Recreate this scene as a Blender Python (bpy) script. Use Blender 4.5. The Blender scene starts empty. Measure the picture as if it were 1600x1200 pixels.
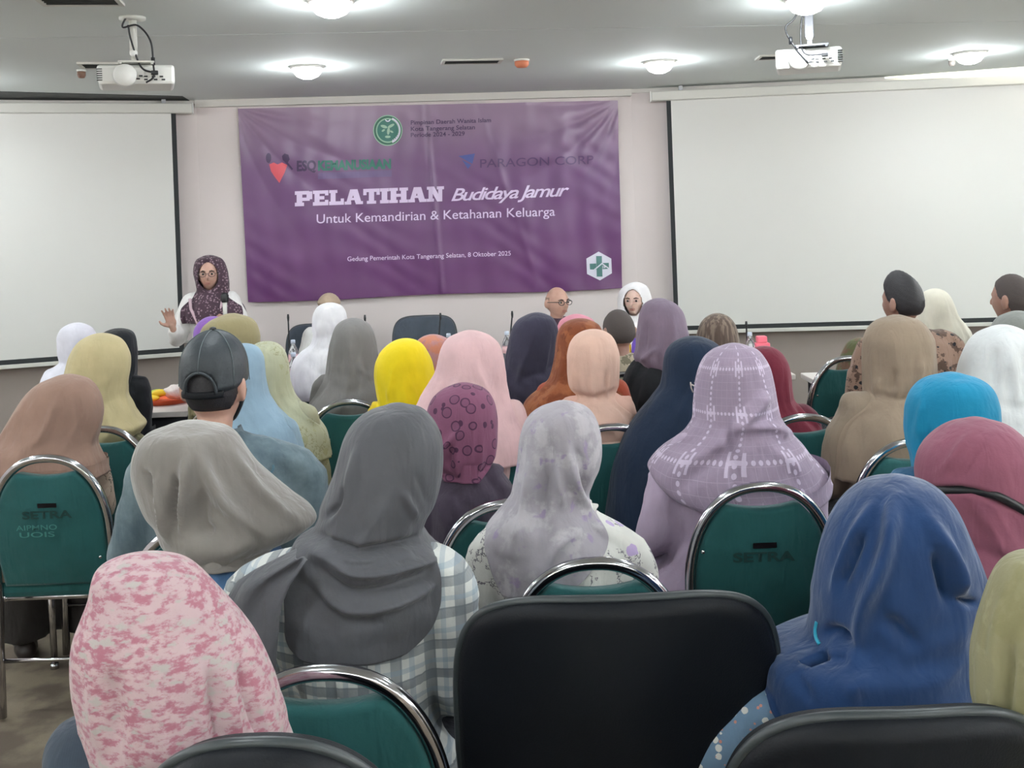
import bpy, bmesh, math, random
import numpy as np
from mathutils import Vector, Matrix
sc = bpy.context.scene
COL = sc.collection
# ------------------------------------------------------------------ camera, light level
F = 1650.0; CX = 800.0; HY = 345.0; CAMH = 1.65; ROLL = 0.036
cr, sr = math.cos(ROLL), math.sin(ROLL)
cam = bpy.data.cameras.new('camera'); cam_o = bpy.data.objects.new('camera', cam); COL.objects.link(cam_o)
cam.sensor_width = 36; cam.lens = F/1600*36; cam.shift_y = -(600-HY)/1600; cam.clip_start = .05
cam_o.matrix_world = Matrix(((cr, sr, 0, 0), (0, 0, -1, 0), (-sr, cr, 0, CAMH), (0, 0, 0, 1)))
sc.camera = cam_o
w = bpy.data.worlds.new('world'); sc.world = w; w.use_nodes = True
w.node_tree.nodes['Background'].inputs[0].default_value = (.8, .85, .9, 1)
w.node_tree.nodes['Background'].inputs[1].default_value = .3
sc.view_settings.view_transform = 'Standard'; sc.view_settings.look = 'None'
sc.view_settings.exposure = EXPOSURE = 0.24; sc.view_settings.gamma = 1; sc.view_settings.use_curve_mapping = False
LAMP_W = 5.5
BULB_W = 9.0
COVE_W = dict(left=220, right=520, back=380)
LAMP_COL = (.925, .985, 1.03)
CEIL = 2.67

def W(px, py, d):                       # pixel of the photograph at depth d -> point of the room
    u = (px-CX)/F*d; v = -(py-HY)/F*d
    return Vector((u*cr+v*sr, d, CAMH-u*sr+v*cr))
def pix(P):                             # room coordinates (n,3) -> pixels
    X, Y, Z = P[:, 0], P[:, 1], P[:, 2]-CAMH
    u = X*cr-Z*sr; v = X*sr+Z*cr
    return CX+F*u/Y, HY-F*v/Y
def Wz(px, py, z):                      # pixel ray meets a horizontal plane
    a = W(px, py, 1.0); t = (z-CAMH)/(a.z-CAMH); return Vector((a.x*t, t, z))
def Wpl(px, py, o, n):                  # pixel ray meets a plane
    a = W(px, py, 1.0)-Vector((0, 0, CAMH)); c = Vector((0, 0, CAMH))
    t = (o-c).dot(n)/a.dot(n); return c+a*t
def lin(c):
    if isinstance(c, str): c = tuple(int(c[i:i+2], 16) for i in (0, 2, 4))
    r = []
    for v in c[:3]:
        v = v/255.0
        r.append(v/12.92 if v <= .04045 else ((v+.055)/1.055)**2.4)
    return (*r, 1.0)
# ------------------------------------------------------------------ materials
def newmat(name):
    m = bpy.data.materials.new(name); m.use_nodes = True
    return m, m.node_tree, m.node_tree.nodes['Principled BSDF']
def plain(name, c, rough=.6, metal=0, spec=.5, bump=0, bscale=60, trans=0, emit=0):
    m, nt, b = newmat(name)
    b.inputs['Base Color'].default_value = lin(c); b.inputs['Roughness'].default_value = rough
    b.inputs['Metallic'].default_value = metal; b.inputs['Specular IOR Level'].default_value = spec
    if trans: b.inputs['Transmission Weight'].default_value = trans
    if emit:
        b.inputs['Emission Color'].default_value = lin(c); b.inputs['Emission Strength'].default_value = emit
    if bump:
        n = nt.nodes.new('ShaderNodeTexNoise'); n.inputs['Scale'].default_value = bscale; n.inputs['Detail'].default_value = 4
        tc = nt.nodes.new('ShaderNodeTexCoord'); nt.links.new(tc.outputs['Object'], n.inputs['Vector'])
        bp = nt.nodes.new('ShaderNodeBump'); bp.inputs['Strength'].default_value = bump; bp.inputs['Distance'].default_value = .01
        nt.links.new(n.outputs['Fac'], bp.inputs['Height']); nt.links.new(bp.outputs['Normal'], b.inputs['Normal'])
    return m
class NT:
    def __init__(s, m): s.nt = m.node_tree
    def n(s, t, **k):
        o = s.nt.nodes.new(t)
        for a, v in k.items():
            if a.startswith('_'): o.inputs[int(a[1:])].default_value = v
            elif a in ('i',):
                for kk, vv in v.items(): o.inputs[kk].default_value = vv
            else: setattr(o, a, v)
        return o
    def l(s, a, b): s.nt.links.new(a, b)
    def math(s, op, a, b=None, clamp=False):
        o = s.nt.nodes.new('ShaderNodeMath'); o.operation = op; o.use_clamp = clamp
        for i, v in enumerate((a, b)):
            if v is None: continue
            if isinstance(v, (int, float)): o.inputs[i].default_value = v
            else: s.l(v, o.inputs[i])
        return o.outputs[0]
    def mix(s, f, a, b):
        o = s.nt.nodes.new('ShaderNodeMix'); o.data_type = 'RGBA'
        if isinstance(f, (int, float)): o.inputs[0].default_value = f
        else: s.l(f, o.inputs[0])
        for i, v in ((6, a), (7, b)):
            if isinstance(v, (tuple, list)): o.inputs[i].default_value = v
            else: s.l(v, o.inputs[i])
        return o.outputs[2]
    def step(s, v, lo, hi):
        o = s.nt.nodes.new('ShaderNodeMapRange'); o.interpolation_type = 'SMOOTHSTEP'
        s.l(v, o.inputs[0]); o.inputs[1].default_value = lo; o.inputs[2].default_value = hi
        return o.outputs[0]
_cm = {}
def cloth(c, pat=None, c2=None, c3=None, rough=.85, scale=1.0, sheen=.12):
    key = (c, pat, c2, c3, rough, scale, sheen)
    if key in _cm: return _cm[key]
    m, nt, b = newmat('cloth_'+(pat or 'plain')); g = NT(m)
    b.inputs['Roughness'].default_value = rough; b.inputs['Specular IOR Level'].default_value = .25
    b.inputs['Sheen Weight'].default_value = sheen; b.inputs['Sheen Roughness'].default_value = .5
    tc = g.n('ShaderNodeTexCoord'); ob = tc.outputs['Object']; uv = tc.outputs['UV']
    nz = g.n('ShaderNodeTexNoise', i={'Scale': 9.0, 'Detail': 5.0}); g.l(ob, nz.inputs['Vector'])
    A = lin(c); dark = tuple(v*.86 for v in A[:3])+(1,)
    base = g.mix(g.step(nz.outputs['Fac'], .3, .7), dark, A)
    B = lin(c2) if c2 else A; C = lin(c3) if c3 else B
    def noise(sc_, det=3, vec=ob, rg=.5):
        n = g.n('ShaderNodeTexNoise', i={'Scale': sc_, 'Detail': float(det), 'Roughness': rg}); g.l(vec, n.inputs['Vector']); return n.outputs['Fac']
    def vor(sc_, feat='F1', vec=ob, rnd=1.0, out='Distance'):
        n = g.n('ShaderNodeTexVoronoi', feature=feat, i={'Scale': sc_, 'Randomness': rnd}); g.l(vec, n.inputs['Vector']); return n.outputs[out]
    if pat == 'blotch':
        f = g.step(noise(14*scale, 5, rg=.6), .48, .6); base = g.mix(f, base, B)
        f2 = g.step(noise(22*scale+3, 3), .6, .68); base = g.mix(f2, base, C)
    elif pat == 'floral':
        f = g.math('LESS_THAN', g.math('ADD', vor(26*scale), g.math('MULTIPLY', noise(60*scale), .25)), .40)
        base = g.mix(f, base, B)
        f2 = g.math('LESS_THAN', vor(37*scale), .17); base = g.mix(f2, base, C)
    elif pat == 'sprig':
        d = g.math('SUBTRACT', noise(16*scale, 6, rg=.65), .5); f = g.math('LESS_THAN', g.math('ABSOLUTE', d), .012)
        msk = g.math('GREATER_THAN', noise(7*scale, 1), .52); base = g.mix(g.math('MULTIPLY', f, msk), base, B)
        f2 = g.math('LESS_THAN', g.math('ADD', vor(13*scale), g.math('MULTIPLY', noise(40*scale), .3)), .36); base = g.mix(f2, base, C)
    elif pat == 'circles':
        d = vor(27*scale, vec=ob, rnd=.9); n2 = g.math('MULTIPLY', noise(30, 2), .14); d = g.math('ADD', d, n2)
        f = g.math('MULTIPLY', g.math('GREATER_THAN', d, .40), g.math('LESS_THAN', d, .49)); base = g.mix(f, base, B)
        f2 = g.math('LESS_THAN', d, .40); base = g.mix(g.math('MULTIPLY', f2, .35), base, C)
    elif pat == 'dots':
        f = g.math('LESS_THAN', vor(45*scale), .33); base = g.mix(f, base, B)
        f = g.math('LESS_THAN', vor(30*scale+2), .2); base = g.mix(f, base, C)
    elif pat == 'streak':
        mp = g.n('ShaderNodeMapping', i={'Scale': (60.0*scale, 60.0*scale, 4.0)}); g.l(ob, mp.inputs['Vector'])
        f = g.step(noise(1.0, 2, vec=mp.outputs[0]), .42, .6); base = g.mix(f, base, B)
    elif pat == 'marl':
        mp = g.n('ShaderNodeMapping', i={'Scale': (1.0, 1.0, 2.2)}); g.l(ob, mp.inputs['Vector'])
        f = g.step(noise(30*scale, 5, vec=mp.outputs[0], rg=.65), .44, .6); base = g.mix(f, base, B)
        f = g.step(noise(23*scale+5, 4, vec=mp.outputs[0]), .55, .66); base = g.mix(f, base, C)
    elif pat == 'denim':
        f = g.step(noise(6*scale, 5, rg=.6), .4, .68); base = g.mix(f, base, B)
        wv = g.n('ShaderNodeTexWave', i={'Scale': 90.0, 'Distortion': 3.0}); g.l(ob, wv.inputs['Vector'])
        base = g.mix(g.math('MULTIPLY', wv.outputs['Fac'], .12), base, C)
    elif pat == 'batik':
        f = g.math('GREATER_THAN', noise(13*scale, 4, rg=.65), .53); base = g.mix(f, base, B)
        f = g.math('LESS_THAN', g.math('ADD', vor(17*scale), g.math('MULTIPLY', noise(50), .3)), .34); base = g.mix(f, base, C)
    elif pat == 'plaid':
        sx = g.n('ShaderNodeSeparateXYZ'); g.l(ob, sx.inputs[0])
        def band(v, per, wd, off=0):
            a = g.math('FRACT', g.math('ADD', g.math('DIVIDE', v, per), off)); return g.math('LESS_THAN', a, wd)
        X, Z = sx.outputs[0], sx.outputs[2]
        p = .060*scale
        for v in (X, Z):
            base = g.mix(g.math('MULTIPLY', band(v, p, .34), .72), base, B)
            base = g.mix(g.math('MULTIPLY', band(v, p, .16, .45), .45), base, C)
            base = g.mix(g.math('MULTIPLY', band(v, p, .04, .72), .5), base, B)
    elif pat == 'chain':
        sx = g.n('ShaderNodeSeparateXYZ'); g.l(uv, sx.inputs[0]); U, V = sx.outputs[0], sx.outputs[1]
        def near(v, per, wd, off=0):
            a = g.math('ABSOLUTE', g.math('SUBTRACT', g.math('FRACT', g.math('ADD', g.math('DIVIDE', v, per), off)), .5)); return g.math('LESS_THAN', a, wd/per)
        P = .125
        fine = g.math('MAXIMUM', near(U, .022, .0006), near(V, .022, .0006)); base = g.mix(g.math('MULTIPLY', fine, .22), base, B)
        ru = near(U, P, .006); rv = near(V, P, .006)
        def dist(v, per): return g.math('MULTIPLY', g.math('SUBTRACT', g.math('FRACT', g.math('DIVIDE', v, per)), .5), per)
        hyp = lambda p_, q_: g.math('SQRT', g.math('ADD', g.math('MULTIPLY', p_, p_), g.math('MULTIPLY', q_, q_)))
        dots = g.math('MAXIMUM', g.math('LESS_THAN', hyp(dist(U, P), dist(V, .0155)), .0048), g.math('LESS_THAN', hyp(dist(V, P), dist(U, .0155)), .0048))
        # H-shaped knots where the dotted lines cross
        hu = g.math('ABSOLUTE', g.math('SUBTRACT', g.math('FRACT', g.math('DIVIDE', U, P)), .5)); hv = g.math('ABSOLUTE', g.math('SUBTRACT', g.math('FRACT', g.math('DIVIDE', V, P)), .5))
        bars = g.math('MULTIPLY', g.math('MULTIPLY', g.math('GREATER_THAN', hu, .09), g.math('LESS_THAN', hu, .15)), g.math('LESS_THAN', hv, .17))
        mid = g.math('MULTIPLY', g.math('LESS_THAN', hu, .1), g.math('LESS_THAN', hv, .035))
        Hs = g.math('MAXIMUM', bars, mid)
        base = g.mix(g.math('MULTIPLY', g.math('MAXIMUM', dots, Hs), .8), base, B)
    g.l(base, b.inputs['Base Color'])
    wv = g.n('ShaderNodeTexNoise', i={'Scale': 260.0, 'Detail': 2.0}); g.l(ob, wv.inputs['Vector'])
    wr = g.n('ShaderNodeTexNoise', i={'Scale': 16.0, 'Detail': 3.0}); g.l(ob, wr.inputs['Vector'])
    mp = g.n('ShaderNodeMapping', i={'Scale': (26.0, 26.0, 7.0), 'Rotation': (.15, .2, 0)}); g.l(ob, mp.inputs['Vector'])
    wv2 = g.n('ShaderNodeTexNoise', i={'Scale': 1.0, 'Detail': 2.0, 'Distortion': .6}); g.l(mp.outputs[0], wv2.inputs['Vector'])
    h = g.math('ADD', g.math('MULTIPLY', wv.outputs['Fac'], .06), g.math('ADD', g.math('MULTIPLY', wr.outputs['Fac'], .6), wv2.outputs['Fac']))
    bp = g.n('ShaderNodeBump', i={'Strength': .5, 'Distance': .012}); g.l(h, bp.inputs['Height']); g.l(bp.outputs['Normal'], b.inputs['Normal'])
    _cm[key] = m; return m
def skin_mat(c):
    m, nt, b = newmat('skin'); g = NT(m)
    b.inputs['Roughness'].default_value = .5; b.inputs['Subsurface Weight'].default_value = .08; b.inputs['Subsurface Scale'].default_value = .01
    tc = g.n('ShaderNodeTexCoord'); n = g.n('ShaderNodeTexNoise', i={'Scale': 30.0, 'Detail': 4.0}); g.l(tc.outputs['Object'], n.inputs['Vector'])
    A = lin(c); B = (A[0]*.92, A[1]*.87, A[2]*.86, 1)
    g.l(g.mix(g.step(n.outputs['Fac'], .35, .7), A, B), b.inputs['Base Color']); return m
M = dict(
    skin=skin_mat((190, 152, 136)), skin_dark=skin_mat((160, 124, 110)), skin_light=skin_mat((210, 180, 166)),
    chrome=plain('chrome', (200, 200, 205), .12, 1), steel=plain('steel', (150, 152, 155), .3, 1),
    green=cloth((30, 84, 84), rough=.8, sheen=.15), label=plain('dark_label', (34, 30, 36), .4), labelprint=plain('label_print', (120, 105, 110), .5),
    setra=plain('stencil', (14, 56, 54), .8), faint=plain('faint_print', (62, 122, 118), .8),
    black=plain('black_plastic', (22, 24, 28), .45), leather=plain('black_leatherette', (17, 20, 25), .5, spec=.2, bump=.12, bscale=300),
    piping=plain('chair_edge', (50, 56, 58), .4), grey_blue=cloth((70, 78, 88), rough=.8),
    wall=plain('wall_paint', (222, 213, 211), .8, bump=.03, bscale=40), ceil=plain('ceiling_paint', (219, 226, 223), .85, bump=.02),
    dado=plain('dado_panel', (150, 140, 134), .7, bump=.03), cornice=plain('cornice', (205, 202, 196), .7),
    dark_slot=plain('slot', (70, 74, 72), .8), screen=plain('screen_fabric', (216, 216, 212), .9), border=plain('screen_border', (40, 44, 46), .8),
    case=plain('screen_case', (205, 205, 198), .5), white=plain('white_plastic', (235, 236, 232), .4), lightdisc=plain('lamp_glow', (255, 253, 246), .5, emit=9),
    cove=plain('cove_glow', (255, 252, 236), .5, emit=1.6), table=plain('table_laminate', (222, 216, 210), .35), tskirt=plain('table_skirt', (48, 50, 56), .7),
    hair=plain('hair_black', (34, 32, 36), .5, bump=.3, bscale=400), greyhair=plain('hair_greying', (78, 70, 68), .8, bump=.25, bscale=420),
    eye=plain('eye_white', (196, 186, 180), .2), iris=plain('iris', (30, 20, 16), .15), brow=plain('brow', (50, 36, 32), .8), lips=plain('lips', (160, 112, 102), .5),
    water=plain('bottle_clear', (235, 242, 248), .06, trans=.92), blabel=plain('bottle_label', (215, 175, 178), .5), cap=plain('bottle_cap', (205, 215, 230), .4),
    orange=plain('tray_orange', (235, 105, 60), .5), yellow=plain('fruit_yellow', (238, 205, 50), .5), lime=plain('fruit_lime', (190, 200, 60), .5),
    pinkp=plain('pink_plastic', (245, 120, 140), .45), purplep=plain('purple_plastic', (95, 60, 175), .45), foil=plain('food_bag', (232, 220, 214), .25, bump=.6, bscale=50),
    shoe=plain('shoe', (45, 38, 36), .5), sandal=plain('sandal', (150, 105, 80), .6), red=plain('red_print', (215, 60, 70), .5),
)
# ------------------------------------------------------------------ mesh helpers
def link(name, me, mat=None, parent=None, smooth=True):
    o = bpy.data.objects.new(name, me); COL.objects.link(o)
    if mat:
        for m in (mat if isinstance(mat, (list, tuple)) else [mat]):
            me.materials.append(m)
    if parent: o.parent = parent
    if smooth and len(me.polygons): me.polygons.foreach_set('use_smooth', [True]*len(me.polygons))
    return o
def from_bm(name, bm, mat=None, parent=None, smooth=True):
    bmesh.ops.recalc_face_normals(bm, faces=bm.faces)
    me = bpy.data.meshes.new(name); bm.to_mesh(me); bm.free()
    return link(name, me, mat, parent, smooth)
def arr_mesh(name, V, Fc):
    me = bpy.data.meshes.new(name); me.from_pydata([tuple(v) for v in V], [], Fc); me.update(); return me
def tag(o, label=None, cat=None, group=None, kind=None):
    if label: o['label'] = label
    if cat: o['category'] = cat
    if group: o['group'] = group
    if kind: o['kind'] = kind
    return o
def empty(name, loc, rz=0, **k):
    o = bpy.data.objects.new(name, None); COL.objects.link(o); o.location = loc; o.rotation_euler = (0, 0, rz); o.empty_display_size = .1
    tag(o, **k); return o
def box(bm, x0, x1, y0, y1, z0, z1, bev=0, mt=None):
    r = bmesh.ops.create_cube(bm, size=1, matrix=(mt or Matrix()) @ Matrix.Translation(((x0+x1)/2, (y0+y1)/2, (z0+z1)/2)) @ Matrix.Diagonal((x1-x0, y1-y0, z1-z0, 1)))
    if bev:
        es = list({e for v in r['verts'] for e in v.link_edges})
        bmesh.ops.bevel(bm, geom=es, offset=bev, segments=2, affect='EDGES', profile=.5)
def ell(bm, c, r, seg=20, rings=14, rot=None):
    mt = Matrix.Translation(c) @ (rot.to_matrix().to_4x4() if rot else Matrix()) @ Matrix.Diagonal((*r, 1))
    return bmesh.ops.create_uvsphere(bm, u_segments=seg, v_segments=rings, radius=1, matrix=mt)['verts']
def tube(bm, pts, rad, seg=12, cap=True, ref=None):
    pts = [Vector(p) for p in pts]; n = len(pts)
    if not hasattr(rad, '__len__'): rad = [rad]*n
    T = []
    for i in range(n):
        t = pts[min(i+1, n-1)]-pts[max(i-1, 0)]; T.append(t.normalized())
    a = Vector(ref) if ref else (Vector((0, 0, 1)) if abs(T[0].z) < .9 else Vector((1, 0, 0)))
    rings = []
    for i in range(n):
        a = (a-T[i]*a.dot(T[i])).normalized(); b = T[i].cross(a)
        ra, rb = rad[i] if hasattr(rad[i], '__len__') else (rad[i], rad[i])
        rings.append([bm.verts.new(pts[i]+a*(ra*math.cos(2*math.pi*k/seg))+b*(rb*math.sin(2*math.pi*k/seg))) for k in range(seg)])
    for i in range(n-1):
        for k in range(seg):
            bm.faces.new((rings[i][k], rings[i][(k+1) % seg], rings[i+1][(k+1) % seg], rings[i+1][k]))
    if cap:
        bm.faces.new(rings[0][::-1]); bm.faces.new(rings[-1])
def catmull(P, n=8):
    P = [Vector(p) for p in P]; Q = [P[0]*2-P[1]]+P+[P[-1]*2-P[-2]]; out = []
    for i in range(1, len(Q)-2):
        for k in range(n):
            t = k/n; a, b, c, d = Q[i-1:i+3]
            out.append(.5*((2*b)+(c-a)*t+(2*a-5*b+4*c-d)*t*t+(3*b-a-3*c+d)*t**3))
    out.append(P[-1]); return out
def lathe(bm, prof, seg=20, c=(0, 0, 0)):
    rings = []
    for r, z in prof:
        rings.append([bm.verts.new((c[0]+r*math.cos(2*math.pi*k/seg), c[1]+r*math.sin(2*math.pi*k/seg), c[2]+z)) for k in range(seg)])
    for i in range(len(rings)-1):
        for k in range(seg):
            bm.faces.new((rings[i][k], rings[i][(k+1) % seg], rings[i+1][(k+1) % seg], rings[i+1][k]))
    bm.faces.new(rings[0][::-1]); bm.faces.new(rings[-1])
def evald(me, mods):
    o = bpy.data.objects.new('tmp', me); COL.objects.link(o)
    for t, kw in mods:
        m = o.modifiers.new(t, t)
        for k, v in kw.items(): setattr(m, k, v)
    dg = bpy.context.evaluated_depsgraph_get(); dg.update()
    r = bpy.data.meshes.new_from_object(o.evaluated_get(dg)); bpy.data.objects.remove(o); return r
def remesh(bm, vox, ratio=1, smooth=2, sf=.5):
    bmesh.ops.recalc_face_normals(bm, faces=bm.faces)
    me = bpy.data.meshes.new('r'); bm.to_mesh(me); bm.free()
    mods = [('REMESH', dict(mode='VOXEL', voxel_size=vox))]
    if smooth: mods.append(('SMOOTH', dict(iterations=smooth, factor=sf)))
    if ratio < 1: mods.append(('DECIMATE', dict(ratio=ratio)))
    return evald(me, mods)
def coords(me):
    a = np.empty(len(me.vertices)*3); me.vertices.foreach_get('co', a); return a.reshape(-1, 3)
def setco(me, V): me.vertices.foreach_set('co', np.ascontiguousarray(V, dtype=np.float64).ravel()); me.update()
def sst(a, b, x): t = np.clip((x-a)/(b-a), 0, 1); return t*t*(3-2*t)
# ------------------------------------------------------------------ room
YAW = .084                                              # the front wall runs a little away to the right
wo = Vector((-2.13, 8.23, 0)); wdir = Vector((1, YAW, 0)).normalized(); wn = Vector((YAW, -1, 0)).normalized()
def wall_y(x): return 8.23+(x+2.13)*YAW
def slab(name, pts, z0, z1, mat, thick, kind='structure', parent=None, side=1):
    # a wall standing on a polyline of two plan points, thick away from the room
    a, b = Vector((*pts[0], 0)), Vector((*pts[1], 0)); d = (b-a).normalized(); n = Vector((-d.y, d.x, 0))*side*thick
    bm = bmesh.new(); V = []
    for z in (z0, z1):
        for p in (a, b, b+n, a+n): V.append(bm.verts.new((p.x, p.y, z)))
    for f in ((0, 1, 2, 3), (4, 7, 6, 5), (0, 4, 5, 1), (1, 5, 6, 2), (2, 6, 7, 3), (3, 7, 4, 0)): bm.faces.new([V[i] for i in f])
    o = from_bm(name, bm, mat, parent, smooth=False)
    if kind: o['kind'] = kind
    return o
XL, XR, YB = -5.2, 5.6, -3.2
pL, pR = (-2.42, wall_y(-2.42)), (.99, wall_y(.99))
eL, eR = (XL, 8.2-(2.42-5.2)*-.36+.02), (XR, pR[1]-.45)
slab('wall_front', (pL, pR), 0, CEIL, M['wall'], .15)
slab('wall_front_left', (eL, pL), 0, CEIL, M['wall'], .15)
slab('wall_front_right', (pR, eR), 0, CEIL, M['wall'], .15)
slab('wall_left', ((XL, YB), (XL, eL[1])), 0, CEIL, M['wall'], .15)
slab('wall_right', ((XR, eR[1]), (XR, YB)), 0, CEIL, M['wall'], .15)
slab('wall_back', ((XR, YB), (XL, YB)), 0, CEIL, plain('wall_panelling', (150, 136, 122), .6), .15)  # unseen wall, coloured darker so that the chrome mirrors a dark room
def along(a, b, t): return (a[0]+(b[0]-a[0])*t, a[1]+(b[1]-a[1])*t)
# taupe dado on the two side bays, standing 15 mm proud
for nm, a, b in (('trim_1', eL, along(eL, pL, .985)), ('trim_2', along(pR, eR, .02), eR)):
    slab(nm, (a, b), 0, .80, M['dado'], .015, side=-1)
    slab(nm+'_cap', (a, b), .80, .815, M['case'], .02, side=-1)
slab('trim_3', (pL, pR), 0, .10, M['dado'], .012, side=-1)
# floor with soft beige mottling
m, nt, b = newmat('floor_carpet'); g = NT(m)
tc = g.n('ShaderNodeTexCoord'); n1 = g.n('ShaderNodeTexNoise', i={'Scale': 5.0, 'Detail': 6.0}); g.l(tc.outputs['Object'], n1.inputs['Vector'])
n2 = g.n('ShaderNodeTexNoise', i={'Scale': 180.0}); g.l(tc.outputs['Object'], n2.inputs['Vector'])
cc = g.mix(g.step(n1.outputs['Fac'], .4, .62), lin((128, 116, 98)), lin((92, 80, 68))); cc = g.mix(g.math('MULTIPLY', n2.outputs['Fac'], .3), cc, lin((60, 54, 48)))
g.l(cc, b.inputs['Base Color']); b.inputs['Roughness'].default_value = .9
bp = g.n('ShaderNodeBump', i={'Strength': .3}); g.l(n2.outputs['Fac'], bp.inputs['Height']); g.l(bp.outputs['Normal'], b.inputs['Normal'])
bm = bmesh.new(); box(bm, XL-.2, XR+.2, YB-.2, 9.2, -.1, 0); tag(from_bm('floor', bm, m, smooth=False), kind='structure')
# ceiling: boards with a recessed joint that runs parallel to the front wall
j0 = Wz(0, 60, CEIL); j1 = Wz(1600, 33, CEIL); js = (j1.y-j0.y)/(j1.x-j0.x)
ceil = empty('ceiling', (0, 0, CEIL), kind='structure')
def board(name, off0, off1):
    bm = bmesh.new(); V = []
    for z in (0, .06):
        for x, o_ in ((XL-.2, off0), (XR+.2, off0), (XR+.2, off1), (XL-.2, off1)):
            V.append(bm.verts.new((x, j0.y+(x-j0.x)*js+o_, z)))
    for f in ((0, 1, 2, 3), (4, 7, 6, 5), (0, 4, 5, 1), (1, 5, 6, 2), (2, 6, 7, 3), (3, 7, 4, 0)): bm.faces.new([V[i] for i in f])
    return from_bm(name, bm, M['ceil'], ceil, False)
edges_ = [-9.8, -5.0, -2.5, 0, 4.6]
for a_, b_ in zip(edges_[:-1], edges_[1:]): board('ceiling_panel', a_+.007, b_-.007)
bm = bmesh.new(); box(bm, XL-.2, XR+.2, YB-1.5, 10, .061, .1); from_bm('joint_backing', bm, M['dark_slot'], ceil, False)
# cornice along the middle wall
slab('trim_4', (pL, pR), CEIL-.055, CEIL, M['cornice'], .05, side=-1)
slab('trim_5', (along(eL, pL, 0), pL), CEIL-.03, CEIL, M['cornice'], .03, side=-1)
slab('trim_6', (pR, eR), CEIL-.03, CEIL, M['cornice'], .03, side=-1)
def ceil_quad(name, P, mat, dz=.004, **k):              # thin plate fixed under the ceiling at four pixels
    bm = bmesh.new(); Q = [Wz(x, y, CEIL) for x, y in P]; lo = [bm.verts.new((q.x, q.y, CEIL-dz)) for q in Q]; hi = [bm.verts.new((q.x, q.y, CEIL+.001)) for q in Q]
    bm.faces.new(lo); bm.faces.new(hi[::-1])
    for i in range(4): bm.faces.new((lo[i], lo[(i+1) % 4], hi[(i+1) % 4], hi[i]))
    o = from_bm(name, bm, mat, smooth=False); tag(o, **k); return o
ceil_quad('trim_7', ((-60, 141), (285, 150), (300, 159), (-60, 154)), M['dark_slot'], kind='structure')  # dark flat strip on the ceiling above the left screen
ceil_quad('trim_8', ((1040, 141), (1368, 122), (1376, 128), (1040, 147)), M['dark_slot'], kind='structure')  # thin dark strip on the ceiling, left part of the right screen
ceil_quad('cove_light', ((1374, 121), (1660, 100), (1660, 112), (1380, 127)), M['cove'], .01, label='bright strip light along the ceiling edge above the right screen', cat='light')
# unseen coves added to brighten the ceiling: ledge and upward strip on three walls
def cove(nm, p0, p1, side):
    a_, b_ = Vector((*p0, 0)), Vector((*p1, 0)); d_ = (b_-a_).normalized(); n_ = Vector((-d_.y, d_.x, 0)); L = (b_-a_).length
    mt = Matrix.Translation(a_) @ Matrix((( d_.x, n_.x, 0, 0), (d_.y, n_.y, 0, 0), (0, 0, 1, 0), (0, 0, 0, 1)))
    bm = bmesh.new(); box(bm, 0, L, .0, .22, 2.36, 2.38, mt=mt); box(bm, 0, L, .205, .22, 2.38, 2.43, mt=mt); tag(from_bm('trim_cove_'+side, bm, M['cornice'], smooth=False), kind='structure')
    ld = bpy.data.lights.new('cove_strip_'+side, 'AREA'); ld.shape = 'RECTANGLE'; ld.size = L-.2; ld.size_y = .1; ld.energy = COVE_W[side]; ld.color = LAMP_COL
    lo = bpy.data.objects.new('cove_strip_'+side, ld); COL.objects.link(lo); q = mt @ Vector((L/2, .1, 2.40)); lo.location = q; lo.rotation_euler = (math.pi, 0, math.atan2(d_.y, d_.x))
cove('l', (XL, eL[1]-.1), (XL, YB+.1), 'left'); cove('r', (XR, YB+.1), (XR, eR[1]-.1), 'right'); cove('b', (XL+.3, YB), (XR-.3, YB), 'back')
# ceiling vents
def vent(P, label):
    Q = [Wz(x, y, CEIL) for x, y in P]; c = sum(Q, Vector())/4
    ex = ((Q[1]-Q[0])+(Q[2]-Q[3]))/2; ey = ((Q[0]-Q[3])+(Q[1]-Q[2]))/2; Lx, Ly = ex.length/2, max(ey.length/2, .06)
    r = empty('ceiling_vent', (c.x, c.y, CEIL), math.atan2(ex.y, ex.x), label=label, cat='vent', group='air vents in the ceiling')
    bm = bmesh.new()
    for a in ((-Lx, Lx, -Ly, -Ly+.02), (-Lx, Lx, Ly-.02, Ly), (-Lx, -Lx+.02, -Ly+.02, Ly-.02), (Lx-.02, Lx, -Ly+.02, Ly-.02)): box(bm, *a, -.012, 0)
    from_bm('frame', bm, M['case'], r, False)
    bm = bmesh.new(); box(bm, -Lx+.02, Lx-.02, -Ly+.02, Ly-.02, -.003, 0); from_bm('backing', bm, M['dark_slot'], r, False)
    ns = max(2, int((2*Ly-.04)/.035)); me = None
    for i in range(ns):
        y = -Ly+.02+(i+.5)*(2*Ly-.04)/ns
        if me is None:
            bm = bmesh.new(); box(bm, -Lx+.022, Lx-.022, -.003, .003, -.011, -.003); me = bpy.data.meshes.new('slat'); bm.to_mesh(me); bm.free(); me.materials.append(M['dark_slot'])
        o = bpy.data.objects.new('slat', me); COL.objects.link(o); o.parent = r; o.location = (0, y, 0)
vent(((55, -8), (190, -8), (188, 6), (62, 6)), 'dark air vent at the top left corner, nearest of the ceiling vents')
vent(((130, 97), (205, 97), (195, 105), (118, 105)), 'dark air vent behind the left projector')
vent(((690, 92), (788, 91), (780, 97), (690, 99)), 'narrow air vent near the middle of the ceiling, left of the orange smoke detector')
vent(((1186, 86), (1222, 84), (1216, 91), (1180, 92)), 'small air vent just left of the right projector')
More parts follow.
